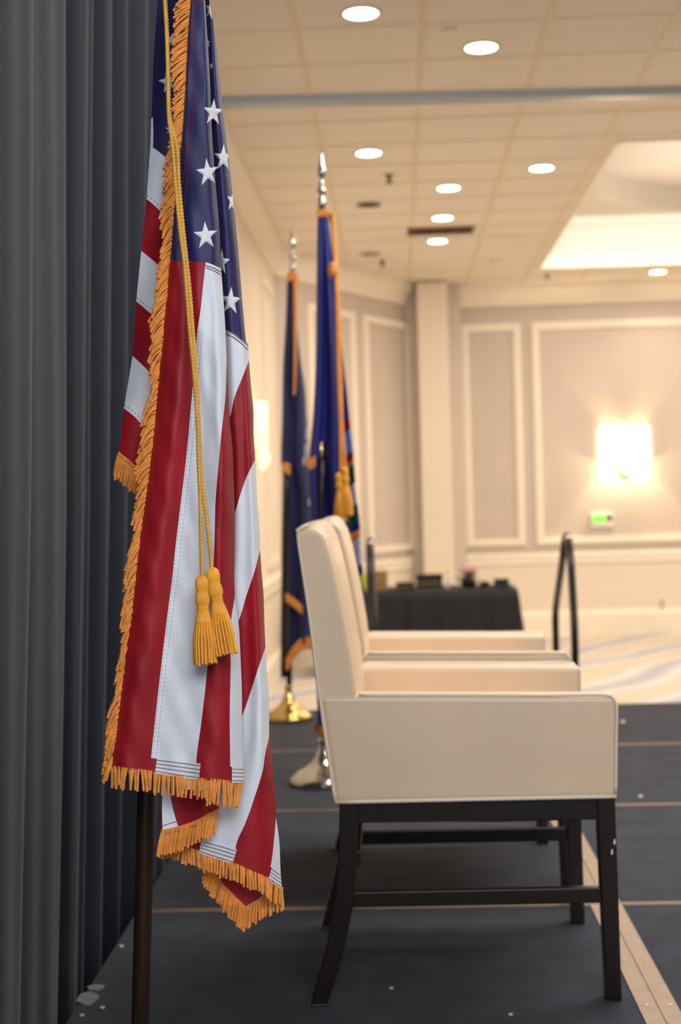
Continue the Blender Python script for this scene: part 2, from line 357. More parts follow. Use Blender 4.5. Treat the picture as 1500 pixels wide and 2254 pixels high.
# ---------------------------------------------------------------- drape
def drape():
    cp = [(.2, -.80), (.6, -.75), (.66, -.84), (1.1, -.78), (1.14, -.85), (1.5, -.755), (1.56, -.85), (1.8, -.83), (2.1, -.76), (2.16, -.84), (2.35, -.83), (2.62, -.775), (2.84, -.752), (2.875, -.770), (3.0, -.758), (3.13, -.742), (3.16, -.752), (3.19, -.83), (3.3, -.845), (3.39, -.775),
          (3.43, -.765), (3.455, -.772), (3.475, -.762), (3.50, -.79), (3.52, -.84), (3.68, -.845), (3.76, -.79), (3.79, -.782), (3.82, -.84), (3.92, -.84), (4.01, -.775), (4.05, -.80), (4.08, -.85), (4.22, -.84), (4.32, -.775), (4.37, -.84), (4.5, -.84), (4.62, -.78), (4.68, -.85), (4.9, -.79), (4.96, -.85), (5.2, -.79), (5.3, -.82)]
    line = resample(V2(cp), n=760); rows = []; nz = 30
    for k in range(nz+1):
        z = FZ+.005+(3.2-FZ)*k/nz; r = []; t = z-1.1
        for p in line:
            y, x = p.x, p.y
            am = 1+.25*math.sin(y*7+z*.5)*.4
            yy = y+.012*math.sin(z*1.9+y*6)
            r.append((-.80+(x+.80)*am+.034*t-.012*max(0, -t)+.0015*math.sin(y*60+z*1.3), yy, z))
        rows.append(r)
    return MB().grid(rows)
tag(drape().build('stage_drape', M['drape'], smooth=True, solid=.004), 'tall charcoal velour drape hanging in folds along the left edge of the stage', 'curtain')

# ---------------------------------------------------------------- hero flag
# outlines of the hanging cloth; every sheet has its own distance, folds and thickness
FL = [(392, -760), (404, -400), (414, -150), (420, 0), (413, 80), (408, 187), (403, 267), (397, 333), (388, 410), (382, 467), (375, 567), (370, 600), (368, 650), (363, 683), (357, 760), (347, 850), (342, 917), (333, 1000), (327, 1050), (317, 1117), (308, 1183), (300, 1250), (297, 1283), (290, 1350), (280, 1417), (272, 1483), (263, 1550), (255, 1617), (248, 1667), (247, 1690)]
FR = [(408, -760), (430, -400), (446, -150), (452, 0), (462, 167), (467, 293), (473, 383), (483, 500), (487, 592), (495, 700), (498, 760), (500, 800), (502, 840), (505, 917), (512, 983), (515, 1067), (517, 1133), (517, 1200), (516, 1267), (517, 1313), (525, 1367), (530, 1450), (533, 1533), (533, 1583), (534, 1667), (537, 1723)]
b1 = [(453, 578), (448, 623), (441, 687), (435, 727), (430, 787), (424, 860), (420, 903), (415, 960), (408, 1027), (397, 1117), (387, 1200), (380, 1267), (367, 1367), (355, 1467), (343, 1573), (333, 1667), (330, 1702)]
b2 = [(499, 793), (497, 867), (488, 950), (482, 1017), (475, 1100), (472, 1200), (466, 1330), (458, 1457), (452, 1517), (443, 1593), (433, 1667), (430, 1716)]
b3 = [(517, 1313), (508, 1373), (508, 1467), (506, 1583), (507, 1667), (508, 1722)]
def sm(t): t = min(1, max(0, t)); return t*t*(3-2*t)
def dF(x, y):
    l, r = lerpx(FL, y), lerpx(FR, y); u = (x-l)/(r-l); k = sm((y+300)/1200)
    d = 2.10+.045*(1-sm((y+760)/900))
    d += .034*max(0, (u-.82)/.18)**2*(.5+.5*k)
    d += .012*max(0, (.12-u)/.12)**2
    k3 = .35+.65*sm((y-450)/500)
    d += k*k3*(.0075*math.sin(u*(6+3.5*k3)+y/420.)+.0030*(k3-.3)*math.sin(u*21+1.5+y/260.))
    d += .0016*math.sin(x*.06+y*.021)*math.sin(y*.013+x*.02)+.0008*math.sin(x*.11-y*.045)
    d += .010*math.exp(-((x-(lerpx(CORD, y)+6))/11.)**2)*sm((y-150)/300)*(1-sm((y-950)/300))
    return d
CORD = [(363, 0), (367, 67), (370, 167), (373, 267), (380, 317), (387, 400), (397, 500), (407, 583), (412, 640), (418, 720), (425, 800), (433, 900), (437, 967), (438, 1033), (441, 1100), (443, 1200), (445, 1267)]
RR = [(414, -760), (436, -400), (454, -150), (461, 0), (467, 33), (480, 133), (488, 217), (500, 317), (513, 433), (523, 533), (530, 617), (537, 700), (543, 753), (547, 763), (548, 787), (553, 850), (558, 900), (559, 967), (562, 1010), (567, 1100), (572, 1167), (573, 1210), (577, 1267), (580, 1300), (583, 1387), (587, 1467), (592, 1533), (593, 1620), (597, 1650), (600, 1683), (603, 1717), (608, 1800), (615, 1850), (618, 1917), (621, 1958)]
RLh = [(400, -760), (415, -400), (425, -150), (430, 0), (440, 300), (452, 600), (460, 900), (470, 1200), (480, 1600), (470, 1750), (430, 1850), (430, 1900)]
def dR(x, y):
    r = lerpx(RR, y); l = lerpx(FR, y)-97*sm((y-1600)/250.); u = (x-l)/max(20, r-l); k = sm((y+300)/1200)
    d = 2.175+.02*(1-sm((y+760)/900))*-1
    d += .03*max(0, (u-.7)/.3)**2-.012*math.sin(max(-.5, u)*3.1)
    d += k*(.004*math.sin(u*8+y/350.+1))
    d += .0013*math.sin(x*.05-y*.02)*math.sin(y*.011)
    return max(d, dF(min(x, lerpx(FR, y)), min(y, 1700))+.012)
BL = [(385, -760), (365, -400), (352, -100), (347, 0), (338, 133), (334, 257), (331, 320), (323, 438), (312, 552), (300, 663), (292, 783), (273, 898), (268, 950), (262, 1000)]
def dB(x, y):
    l = lerpx(BL, y); u = (x-l)/60.
    return 2.172+.02*max(0, 1-u)**2+.003*math.sin(u*5+y*.011)+.0012*math.sin(x*.07+y*.03)
def dJ(x, y): return 2.145+.006*math.sin((x-358)/22.)+.02*max(0, (x-440)/45.)**2
def dK(x, y): return 2.205+.004*math.sin(x/30.)
class Sheet(MB):
    def __init__(s): super().__init__(); s.world = True
    def band(s, ca, cb, fn, mi, step=7, off=0):
        a = resample(V2(ca), 1, n=None) if False else None
        n = max(8, int(max(sum((q-p).length for p, q in zip(V2(c_), V2(c_)[1:])) for c_ in (ca, cb))/step))
        pa, pb = resample(V2(ca), n=n), resample(V2(cb), n=n)
        m_ = max(3, int(max((q-p).length for p, q in zip(pa, pb))/step)+1)
        s.mi = mi
        s.grid([[P(p.x+(q.x-p.x)*k/m_, p.y+(q.y-p.y)*k/m_, fn(p.x+(q.x-p.x)*k/m_, p.y+(q.y-p.y)*k/m_)-off) for k in range(m_+1)] for p, q in zip(pa, pb)])
CM = [M['red'], M['white'], M['navy'], M['star'], M['stitch_red'], M['stitch']]
poleTop = P(388, -800, 2.235); base_px = P(312, 2254, 2.245); dirp = (poleTop-base_px)
pole_foot = base_px-dirp*(base_px.z/dirp.z)
fl = empty('flag_on_stand', pole_foot, 'gold-fringed flag with white stars and red stripes on a dark pole beside the drape', 'flag', 'indoor flags on stands')
def wb(): return WMB()
# cloth
sh = Sheet()
# front fold: canton, then stripes
seamF = [(377, 573), (395, 572), (413, 572), (435, 574), (453, 578), (470, 584), (487, 592)]
sh.band([(392, -760), (397, -760), (400, -760), (404, -760), (408, -760)], seamF, dF, 2) if False else None
topc = cut(FL, -760, 573); botc = cut(FR, -760, 592)
mid = [(400, -760), (418, -400), (431, -150), (436, 0), (440, 167), (444, 293), (448, 400), (451, 500), (453, 578)]
sh.band(topc[:-1]+[(377, 573)], mid, dF, 2)
sh.band(mid, botc, dF, 2)
sh.band(cut(FL, 573, 1690), [(453, 578)]+b1[1:], dF, 0)
sh.band(b1, [(487, 592)]+cut(FR, 592, 793)[1:-1]+b2, dF, 1)
sh.band(b2, cut(FR, 793, 1313)[:-1]+b3, dF, 0)
sh.band(b3, cut(FR, 1313, 1723), dF, 1)
# triangle between canton seam and first stripe
# hems of the front fold
ht = [(247, 1658), (290, 1663), (346, 1670)], [(247, 1690), (290, 1696), (342, 1702)]
sh.band(ht[0], ht[1], dF, 0, off=.0022)
sh.band([(346, 1669), (395, 1675), (442, 1681)], [(341, 1702), (390, 1710), (438, 1717)], dF, 1, off=.003)
sh.band([(442, 1682), (475, 1685), (512, 1688)], [(438, 1717), (475, 1720), (512, 1723)], dF, 0, off=.0022)
sh.band([(511, 1688), (524, 1689), (536, 1689)], [(511, 1723), (524, 1723), (537, 1723)], dF, 1, off=.003)
sh.band([(453, 577), (470, 583), (487, 591)], [(453, 583), (470, 589), (487, 598)], dF, 1, off=.001)
# right fold
RC = cut(RR, -760, 763)
sh.band(cut(RLh, -760, 700), RC, dR, 2)
def hid(x, y, sx=-60, sy=-25): return (x+sx, y+sy)
sA = [(452, 708), (475, 716), (497, 726), (517, 737), (547, 763)]
sh.band([(452, 690), (475, 698), (497, 709), (517, 722), (546, 758)], sA, dR, 2)
def onR(l): return l[:-1]+[(lerpx(RR, l[-1][1]), l[-1][1])]
sA = onR(sA)
e1 = onR([(450, 990), (480, 955), (505, 920), (517, 873), (533, 833), (547, 793)])
e2 = onR([(455, 1240), (490, 1190), (517, 1130), (528, 1093), (543, 1050), (559, 1012)])
e3 = onR([(468, 1480), (500, 1425), (527, 1363), (543, 1310), (560, 1260), (573, 1210)])
e4 = onR([(475, 1700), (505, 1640), (535, 1572), (553, 1520), (570, 1467), (582, 1425)])
def chain(a, b, ys_, c_): return None
def edgeband(lo, hi, y0, y1, mi):   # area under curve lo down to curve hi, closed at the silhouette
    a = list(lo); b = list(hi)
    sh.band(a, b, dR, mi)
sh.mi = 1
edgeband(sA, e1, 763, 793, 1); edgeband(e1, e2, 0, 0, 0); edgeband(e2, e3, 0, 0, 1); edgeband(e3, e4, 0, 0, 0)
# silhouette bulges between stripe ends are filled by following the outline
for y0, y1, mi in ((793, 1012, 0), (1012, 1210, 1), (1210, 1425, 0)):
    o_ = cut(RR, y0, y1); a_, z_ = o_[0], o_[-1]
    ch = [(a_[0]+(z_[0]-a_[0])*(p[1]-y0)/(y1-y0)-.6*math.sin(math.pi*(p[1]-y0)/(y1-y0)), p[1]) for p in o_]
    sh.band(ch, o_, dR, mi, off=-.0006)
# lower right fold: boundaries run downwards
e5 = [(593, 1620), (583, 1667), (580, 1690), (560, 1757), (540, 1813), (522, 1853), (513, 1896), (512, 1902)]
e6 = [(606, 1800), (602, 1860), (599, 1890), (590, 1937)]
sh.band(e4, [(438, 1878), (475, 1890), (507, 1900), (513, 1896), (522, 1853), (540, 1813), (560, 1757), (580, 1690), (583, 1667), (593, 1620)], dR, 1)
o_ = cut(RR, 1425, 1620); sh.band([(lerpx([o_[0], o_[-1]], p[1])-.5, p[1]) for p in o_], o_, dR, 1, off=-.0006)
sh.band(e5, cut(RR, 1620, 1800)+[(603.5, 1850), (599, 1890), (590, 1937)], dR, 0)
sh.band([(608, 1800), (603.5, 1850), (599, 1890), (590, 1937)], cut(RR, 1800, 1958), dR, 1)
# red part behind the turned-up corner
sh.band([(352, 1790), (400, 1800), (440, 1810), (460, 1820)], [(355, 1850), (400, 1862), (420, 1872), (440, 1879)], lambda x, y: dR(x, y)+.006, 0)
# hems of the right fold
sh.band([(453, 1851), (488, 1860), (522, 1870)], [(438, 1878), (475, 1890), (512, 1902)], dR, 1, off=.003)
sh.band([(522, 1871), (560, 1889), (599, 1910)], [(512, 1902), (550, 1920), (590, 1937)], dR, 0, off=.0022)
sh.band([(599, 1909), (608, 1916), (618, 1923)], [(590, 1937), (605, 1947), (621, 1958)], dR, 1, off=.003)
sh.band([(497, 725), (517, 736), (547, 762)], [(497, 732), (517, 743), (547, 769)], dR, 1, off=.001)
# left fold with slanting stripes
def ext(l): return [Vector(p) for p in l]
q0 = [(331, 320), (350, 334), (373, 353), (400, 372)]
q1 = [(323, 438), (340, 452), (358, 470), (392, 500)]
q2 = [(311, 552), (330, 567), (353, 587), (385, 610)]
q3 = [(300, 663), (320, 680), (342, 698), (375, 722)]
q4 = [(292, 783), (310, 800), (333, 822), (360, 845)]
q5 = [(273, 899), (295, 916), (317, 940), (350, 970)]
q6 = [(262, 1000), (285, 1018), (308, 1037), (330, 1055)]
sh.band(cut(BL, -760, 320), [(400, -760), (412, -400), (418, -100), (420, 0), (415, 133), (408, 257), (400, 372)], dB, 2)
for a_, b_, mi in ((q0, q1, 1), (q1, q2, 0), (q2, q3, 1), (q3, q4, 0), (q4, q5, 1), (q5, q6, 0)): sh.band(a_, b_, dB, mi)
sh.band([(333, 262), (331, 320), (328, 360)], [(337, 257), (337, 320), (330, 362)], dB, 1, off=.002)
# turned-up corner and the dark inside corner
sh.band([(358, 1735), (357, 1780), (358, 1830)], [(372, 1735), (381, 1780), (393, 1822)], dJ, 1)
sh.band([(372, 1735), (381, 1780), (393, 1822)], [(484, 1735), (484, 1760), (482, 1782)], dJ, 0) if False else None
sh.band([(372, 1735), (400, 1737), (440, 1740), (484, 1745)], [(393, 1822), (433, 1808), (467, 1790), (482, 1782)], dJ, 0)
sh.band([(455, 1880), (500, 1893), (560, 1920), (618, 1950)], [(475, 1925), (540, 1996), (560, 1980), (600, 1962)], dK, 0)
# stitching
def stitches(ca, cb, fr, fn, mi, off, r=.00045):
    sh.mi = mi
    for t in fr:
        a, b = resample(V2(ca), n=8), resample(V2(cb), n=8)
        sh.rope([P(*(p+(q-p)*t), fn(*(p+(q-p)*t))-off) for p, q in zip(a, b)], r, n=4, step=.006)
for ca, cb, fn in (([(346, 1669), (395, 1675), (442, 1681)], [(341, 1702), (390, 1710), (438, 1717)], dF), ([(512, 1688), (524, 1689), (536, 1689)], [(512, 1723), (524, 1723), (537, 1723)], dF),
                   ([(453, 1851), (488, 1860), (522, 1870)], [(438, 1878), (475, 1890), (512, 1902)], dR), ([(599, 1909), (608, 1916), (618, 1923)], [(590, 1937), (605, 1947), (621, 1958)], dR)):
    stitches(ca, cb, (.12, .36, .6, .86), fn, 4, .0036)
stitches([(358, 1818), (372, 1813), (389, 1808)], [(358, 1830), (372, 1826), (392, 1821)], (0, .9), dJ, 4, .001)
stitches([(453, 583), (470, 589), (487, 598)], [(453, 589), (470, 596), (487, 606)], (.1, .9), dF, 4, .0014)
stitches([(497, 726), (517, 737), (547, 763)], [(497, 734), (517, 745), (547, 771)], (.05, .9), dR, 4, .0016)
def dashes(c_, fn, dx, mi=5):
    p = resample(V2(c_), 4.5); sh.mi = mi
    for a, b in zip(p[::2], p[1::2]): sh.rope([P(a.x+dx, a.y, fn(a.x+dx, a.y)-.0006), P(b.x+dx, b.y, fn(b.x+dx, b.y)-.0006)], .0004, n=4, step=.01)
dashes(b1[3:], dF, 11); dashes(b1[3:], dF, 3)
dashes([(p[0]+1, p[1]-9) for p in q1[:3]], dB, 0); dashes([(p[0]+1, p[1]-9) for p in q3[:3]], dB, 0); dashes([(p[0]+1, p[1]-9) for p in q5[:3]], dB, 0)
for dx_ in (14, 22): sh.mi = 4; sh.rope([P(lerpx(FL, y_)+dx_*(.6+.4*sm(y_/300.)), y_, dF(lerpx(FL, y_)+dx_*(.6+.4*sm(y_/300.)), y_)-.0007) for y_ in range(-200, 560, 20)], .0006, n=4, step=.012)
# stars: (centre x, y, radius, turn, squeeze, sheet)
def star(cx, cy, R, rot, sq, fn, clip=None, off=.0022):
    n = 10; ring = []
    for i in range(n):
        a = math.radians(rot)+math.pi*i/5; r = R if i % 2 == 0 else R*.40
        ring.append(Vector((cx+math.sin(a)*r*sq, cy-math.cos(a)*r)))
    v = []; f = []
    for j in range(5):
        s_ = 1-j/4.
        for i in range(n):
            p = Vector((cx, cy))+(ring[i]-Vector((cx, cy)))*s_; q = Vector((cx, cy))+(ring[(i+1) % n]-Vector((cx, cy)))*s_
            for w_ in (0, .5):
                m_ = p+(q-p)*w_
                if clip: m_.x = min(m_.x, lerpx(RR, m_.y)-.4)
                v.append(P(m_.x, m_.y, fn(m_.x, m_.y)-off*(.45+.9*min(1, (1-s_)*2.5))))
    for j in range(4):
        for i in range(20): k = (i+1) % 20; f.append((j*20+i, j*20+k, (j+1)*20+k, (j+1)*20+i))
    sh.mi = 3; sh.add(v, f)
star(457, 380, 32, -6, .80, lambda x, y: dF(min(x, lerpx(FR, y)), y)); star(453, 519, 32, -4, .86, lambda x, y: dF(min(x, lerpx(FR, y)), y))
dJoin = lambda x, y: min(dF(min(x, lerpx(FR, y)), y), dR(x, y)) if x < lerpx(FR, y)+6 else dR(x, y)
def dJ2(x, y):
    e_ = lerpx(FR, y); t = sm((x-e_+3)/14.); return dF(min(x, e_-3), y)*(1-t)+dR(max(x, e_+6), y)*t
star(470, 248, 31, 4, .74, dJ2, 1)
star(492, 348, 31, 2, .72, dR, 1); star(512, 443, 26, 8, .5, dR, 1); star(487, 577, 30, 6, .66, dR, 1); star(508, 663, 32, 4, .78, dR, 1)
star(457, 95, 12, 0, .6, dR, 1); star(462, 22, 24, 10, .45, dR, 1); star(465, 146, 8, 20, .6, dR, 1); star(526, 545, 20, 0, .2, dR, 1)
star(370, 180, 27, -12, .8, dB); star(376, 88, 16, 20, .8, dB); star(374, 285, 12, 0, .9, dB)
cloth = sh.build('flag_cloth', CM, fl, smooth=True)
cloth['label'] = 'striped cloth with a navy starred canton'

# fringe
def strand(mb, x, y, dx, dy, fn, off=.006, r=.00185, sag=0, curve=.5, pitch=.0031):
    pts = []
    for i in range(5):
        t = i/4.; px_ = x+dx*(t*(1-curve)+curve*math.sin(t*math.pi/2)); py_ = y+dy*(t*(1-curve)+curve*(1-math.cos(t*math.pi/2)))
        pts.append(P(px_, py_, fn(px_, py_) - off*min(1, .25+t*1.5)+sag*t*t))
    mb.rope(pts, r, pitch, 2, 8, .26, step=pitch/5)
R = random.uniform
fr = wb()
def done_fringe(l):
    global fr
    o = fr.build('fringe', M['fringe'], fl, smooth=True); o['kind'] = 'stuff'; o['label'] = l; fr = wb()
y = -720.
while y < 1690:
    x = lerpx(FL, y); k = sm((y-60)/350.); k2 = sm((y-1000)/400.)
    W = (-30*(1-k)-27*k)*(1-k2)-20*k2
    Lr = 22*(1-k)+36*k+10*k2
    fF = lambda a, b: 2.105+.01
    base = dF(lerpx(FL, y), y)
    lam = (lambda b_: (lambda a, b: b_))(base+.002)
    tuft = math.sin(y*.021)+.6*math.sin(y*.057+1)
    strand(fr, x+1.5, y-4, W*(1+.18*tuft)+R(-5, 4), Lr+R(-6, 7)+3*tuft, lam, off=R(.0, .010), curve=R(.1, .75), r=.0019)
    y += 4.5 if y > -60 else 8
done_fringe('orange-gold fringe down the side edge of the front fold')
n_ = 60
def along(c_, n): return resample(V2(c_), n=n)
botF = along([(247, 1690), (290, 1696), (342, 1702), (390, 1710), (438, 1717), (475, 1720), (512, 1723), (535, 1724)], n_)
for i, p in enumerate(botF):
    L_ = 46+R(-4, 5)+(8 if i > 42 else 0)+(6 if i > 49 else 0)
    tilt = R(-5, 4)+(-6 if i < 8 else 0)+(-7 if i > 53 else 0)+4*math.sin(i*.5)
    strand(fr, p.x+R(-1.8, 1.8), p.y-5, tilt+R(-3, 3), L_+R(-3, 3), lambda a, b: dF(min(max(a, lerpx(FL, 1690)), 530), 1690)+.0, off=R(.001, .006), curve=.3)
done_fringe('orange-gold fringe under the front fold')
botB = along([(262, 998), (285, 1017), (308, 1037), (322, 1048)], 19)
for p in botB: strand(fr, p.x, p.y, -14+R(-3, 4), 48+R(-5, 6), dB, off=.004, curve=.35)
done_fringe('short orange-gold fringe under the left fold')
botJ = along([(358, 1830), (393, 1822), (433, 1808), (467, 1790), (482, 1782)], 28)
for i, p in enumerate(botJ):
    t = i/27.; strand(fr, p.x, p.y-3, -13*(1-t)+R(-2, 2)-4*t-6*(t > .8), 62-14*t+R(-5, 4)+(12 if t > .85 else 0), lambda a, b: dJ(min(a, 470), b), off=R(.001, .006), curve=.3)
done_fringe('orange-gold fringe of the turned-up corner')
botR = along([(356, 1850), (400, 1862), (438, 1878), (475, 1890), (512, 1902), (550, 1920), (590, 1937), (621, 1958)], 62)
for i, p in enumerate(botR):
    t = i/61.; strand(fr, p.x+R(-1.8, 1.8), p.y-5, R(-3, 4)-6*(t < .15)-4*(t > .9), 40+R(-4, 6), lambda a, b: dR(min(a, 618), min(b, 1950))+(.004 if a < 440 else 0), off=R(.001, .005), curve=.3)
done_fringe('orange-gold fringe under the right fold')
kl = along([(460, 1905), (480, 1932), (510, 1965), (541, 1996)], 36)
for i, p in enumerate(kl): t = i/35.; strand(fr, p.x+R(-1, 1), p.y, -16+10*t+R(-3, 3), 46+R(-5, 6)-12*(1-t)+8*t, dK, off=R(-.002, .004), curve=.2)
kr = along([(541, 1996), (560, 1985), (585, 1968), (618, 1950)], 24)
for i, p in enumerate(kr): t = i/23.; strand(fr, p.x, p.y, -8*(1-t)+R(-3, 3)+6*t, 52+R(-6, 6)-4*t, dK, off=R(-.002, .004), curve=.5)
done_fringe('twisted orange-gold fringe of the inner turned corner')
# woven headers of the fringe
hd = wb()
def header(c_, fn, w_, off):
    p = resample(V2(c_), 3.2)
    for a, b in zip(p, p[1:]):
        hd.rope([P(a.x, a.y-w_/2, fn(a.x, a.y)-off), P(a.x+(b.x-a.x)*.4, a.y+w_/2, fn(a.x, a.y)-off)], .0011, 0, n=5, step=.002)
header([(262, 999), (285, 1018), (308, 1038), (318, 1046)], dB, 9, .003)
hb = hd.build('fringe_header', M['fringe'], fl, smooth=True); hd = wb()
header([(358, 1833), (393, 1825), (433, 1811), (467, 1793), (482, 1785)], dJ, 9, .003)
hb = hd.build('fringe_header', M['fringe'], fl, smooth=True)
# pole, base, finial
m = wb(); m.rope([pole_foot+Vector((0, 0, .05)), poleTop], .0142, n=20, step=.3); m.build('pole', M['darkpole'], fl, smooth=True)
def base_prof(R_): return [(R_, 0), (R_, .012), (R_*.985, .02), (R_*.9, .03), (R_*.78, .045), (R_*.55, .062), (R_*.36, .082), (R_*.24, .105), (.026, .125), (.02, .13), (.019, .165), (.022, .17), (.015, .178)]
m = wb(); m.lathe(base_prof(.125), pole_foot, 48); m.build('base', M['brass'], fl, smooth=True)
fin_prof = [(.014, 0), (.017, .004), (.017, .03), (.012, .036), (.012, .05), (.02, .056), (.022, .066), (.012, .075), (.01, .085), (.016, .092), (.008, .1), (.007, .11), (.017, .125), (.019, .14), (.012, .17), (.006, .2), (.001, .23)]
m = wb(); m.lathe(fin_prof, poleTop, 24); m.build('finial', M['chrome'], fl, smooth=True)
# cords and tassels
def cord(c_, off, d0=2.062, extra=()):
    m = wb(); pts = [poleTop+Vector((.0, -.02, -.01)), P(352, -400, 2.12)]+[P(x, y_, min(d0+max(0, (300-y_)*.00012), 2.12)) for x, y_ in c_]
    m.rope(pts, .0027, .0052, 3, 15, .22, step=.001); o = m.build('cord', M['cord'], fl, smooth=True); return o, pts[-1], pts[-2]
c1, t1, _ = cord([(363, 0), (367, 67), (370, 167), (373, 267), (380, 320), (386, 400), (396, 500), (406, 583), (411, 640), (417, 720), (425, 800), (433, 900), (436, 967), (438, 1033), (441, 1100), (443, 1200), (445, 1272)], 0)
c2, t2, _ = cord([(364, 0), (368, 67), (371, 167), (376, 267), (389, 320), (394, 400), (403, 500), (412, 583), (418, 640), (424, 720), (431, 800), (437, 900), (441, 990), (446, 1067), (452, 1117), (460, 1183), (467, 1254)], 0, 2.066)
def tassel(top, tilt, par, sc=1.0):
    ax = Vector((tilt, 0, -1)).normalized()
    m = wb(); S1 = .00068*sc
    prof = [(3, -3), (8, 0), (13, 6), (14.5, 16), (13.2, 27), (12.2, 33), (14, 40), (15, 50), (14, 58), (11.5, 64), (12.6, 67), (11.5, 70), (13.5, 80), (17, 95), (17.5, 98)]
    m.lathe([(r*S1, z*S1) for r, z in prof], top, 120, ax, .05, 30)
    h = m.build('tassel_head', M['tassel'], par, smooth=True)
    m = wb(); ax1 = ax.orthogonal().normalized(); ax2 = ax.cross(ax1)
    for ring, nn in ((1, 19), (.62, 12)):
        for i in range(nn):
            a = 2*math.pi*(i+.5*(ring < 1))/nn; o_ = ax1*math.cos(a)+ax2*math.sin(a); e_ = R(-3, 4)
            m.rope([top+ax*(95*S1)+o_*(15*S1*ring), top+ax*(130*S1)+o_*(21*S1*ring), top+ax*((186+e_)*S1)+o_*(23*S1*ring)+Vector((R(-1, 1)*S1, 0, 0))], .0019*sc, .003*sc, 2, 8, .3, step=.0006*sc)
    m.build('tassel_skirt', M['tassel'], par, smooth=True)
for c_, t_, ti in ((c1, t1, .012), (c2, t2, .14)):
    te = bpy.data.objects.new('tassel', None); C.objects.link(te); te.parent = fl
    for nm in (te,): pass
    # world-built geometry brought into the stand's frame
    te.location = (0, 0, 0)
    class _W: pass
    before = set(C.objects)
    tassel(t_+Vector((0, -.002, .002)), ti, te)
    for o in set(C.objects)-before:
        o.data.transform(Matrix.Translation(-fl.location))

# ---------------------------------------------------------------- the two far flags
def flag_stand(name, foot, top, Rb, label, metal_pole, basemat):
    f = empty(name, foot, label, 'flag', 'indoor flags on stands')
    m = wb(); m.rope([foot+Vector((0, 0, .03)), top], .0145, n=16, step=.3); m.build('pole', M['darkpole'], f, smooth=True)
    m = wb(); m.lathe(base_prof(Rb), foot, 48); m.build('base', basemat, f, smooth=True)
    m = wb(); m.lathe(fin_prof, top, 24, top-foot); m.build('finial', M['chrome'], f, smooth=True)
    return f
def px_foot(x, y): d = fw+rt*((x-750)/3125.)+up*((1127-y)/3125.); k = -H/d.z; return Vector((d.x*k, d.y*k, 0))
# blue flag with a coloured emblem
D2 = 5.56
foot2 = Vector((P(714, 1700, D2).x, D2, 0)); top2 = P(709, 456, D2)
f2 = flag_stand('flag_on_stand', foot2, top2, .135, 'royal blue fringed flag with a colourful emblem, on a stand behind the cream chairs', True, M['chrome'])
s2 = Sheet()
L2 = [(700, 470), (698, 620), (696, 780), (692, 880), (688, 940), (682, 1000), (680, 1040), (686, 1150), (690, 1300), (696, 1450), (700, 1600)]
R2 = [(722, 470), (736, 600), (745, 680), (752, 760), (763, 860), (770, 930), (776, 980), (780, 1030), (785, 1090), (792, 1150), (796, 1220), (801, 1290), (803, 1400), (790, 1500)]
def d2(x, y):
    l, r = lerpx(L2, y), lerpx(R2, y); u = (x-l)/(r-l)
    return D2-.05-.035*math.sin(u*math.pi)*sm((y-400)/500)+.03*math.cos(u*13+y/500.)*sm((y-450)/400)
s2.band([(p[0], p[1]) for p in L2], cut(R2, 470, 1500), d2, 0, step=8)
def eb(y0, y1, w0, mi, sl_=-22):      # emblem band at the right edge
    xr0, xr1 = lerpx(R2, y0), lerpx(R2, y1)
    s2.band([(xr0-w0, y0-sl_*.6), (xr0, y0)], [(xr1-w0, y1-sl_*.6), (xr1, y1)], d2, mi, step=5, off=.004)
for y0, y1, w0, mi in ((922, 944, 16, 2), (944, 992, 18, 1), (992, 1010, 18, 2), (1012, 1022, 22, 6), (1024, 1062, 26, 3), (1062, 1108, 20, 4), (1108, 1152, 34, 3), (1166, 1182, 34, 6), (1182, 1242, 24, 4), (1242, 1262, 20, 0), (1264, 1290, 20, 5)):
    eb(y0, y1, w0, mi)
s2.band([(762, 1070), (770, 1070)], [(770, 1112), (781, 1112)], d2, 1, off=.006)
s2.build('flag_cloth', [M['blue2'], M['sky'], M['crimson'], M['teal'], M['pink'], M['lime'], M['fringe']], f2, smooth=True, solid=.003)
m = wb()
pp = resample(V2([(699, 462), (710, 460), (724, 466), (733, 490)]), n=14)
for a in pp: m.rope([P(a.x, a.y, D2-.09), P(a.x+2, a.y+16, D2-.09)], .0045, .008, 2, 6, .3, step=.002)
for p in resample(V2([(694, 1590), (706, 1600), (722, 1612)]), n=14): m.rope([P(p.x, p.y, D2-.06), P(p.x+1, p.y+20, D2-.06)], .004, .008, 2, 6, .3, step=.002)
for p in resample(V2([(676, 1012), (682, 1018), (692, 1012)]), n=8): m.rope([P(p.x, p.y-8, D2-.1), P(p.x+1, p.y+16, D2-.1)], .004, .008, 2, 6, .3, step=.002)
m.build('fringe', M['fringe'], f2, smooth=True)['kind'] = 'stuff'
m = wb(); m.rope([P(733, 468, D2-.1), P(737, 560, D2-.11), P(741, 640, D2-.12), P(745, 800, D2-.12), P(750, 960, D2-.12), P(751, 1040, D2-.12)], .0075, .016, 3, 12, .15, step=.004)
m.rope([P(733, 468, D2-.1), P(739, 560, D2-.11), P(744, 640, D2-.12), P(750, 800, D2-.12), P(755, 960, D2-.12), P(760, 1025, D2-.12)], .006, .014, 3, 12, .15, step=.004)
m.lathe([(.004, 0), (.018, .008), (.02, .03), (.017, .045), (.018, .052), (.006, .06)], P(734, 612, D2-.12), 16)
m.build('cord', M['fringe'], f2, smooth=True)
m = wb(); m.lathe([(.012, 0), (.017, .01), (.017, .06), (.012, .07)], P(708, 1012, D2-.06), 16); m.build('pole_ring', M['brass'], f2, smooth=True)
m = wb(); m.rope([P(709, 1010, D2-.085), P(707, 1150, D2-.085), P(705, 1290, D2-.04)], .014, n=12, step=.1); m.build('pole_sleeve', M['darkpole'], f2, smooth=True)
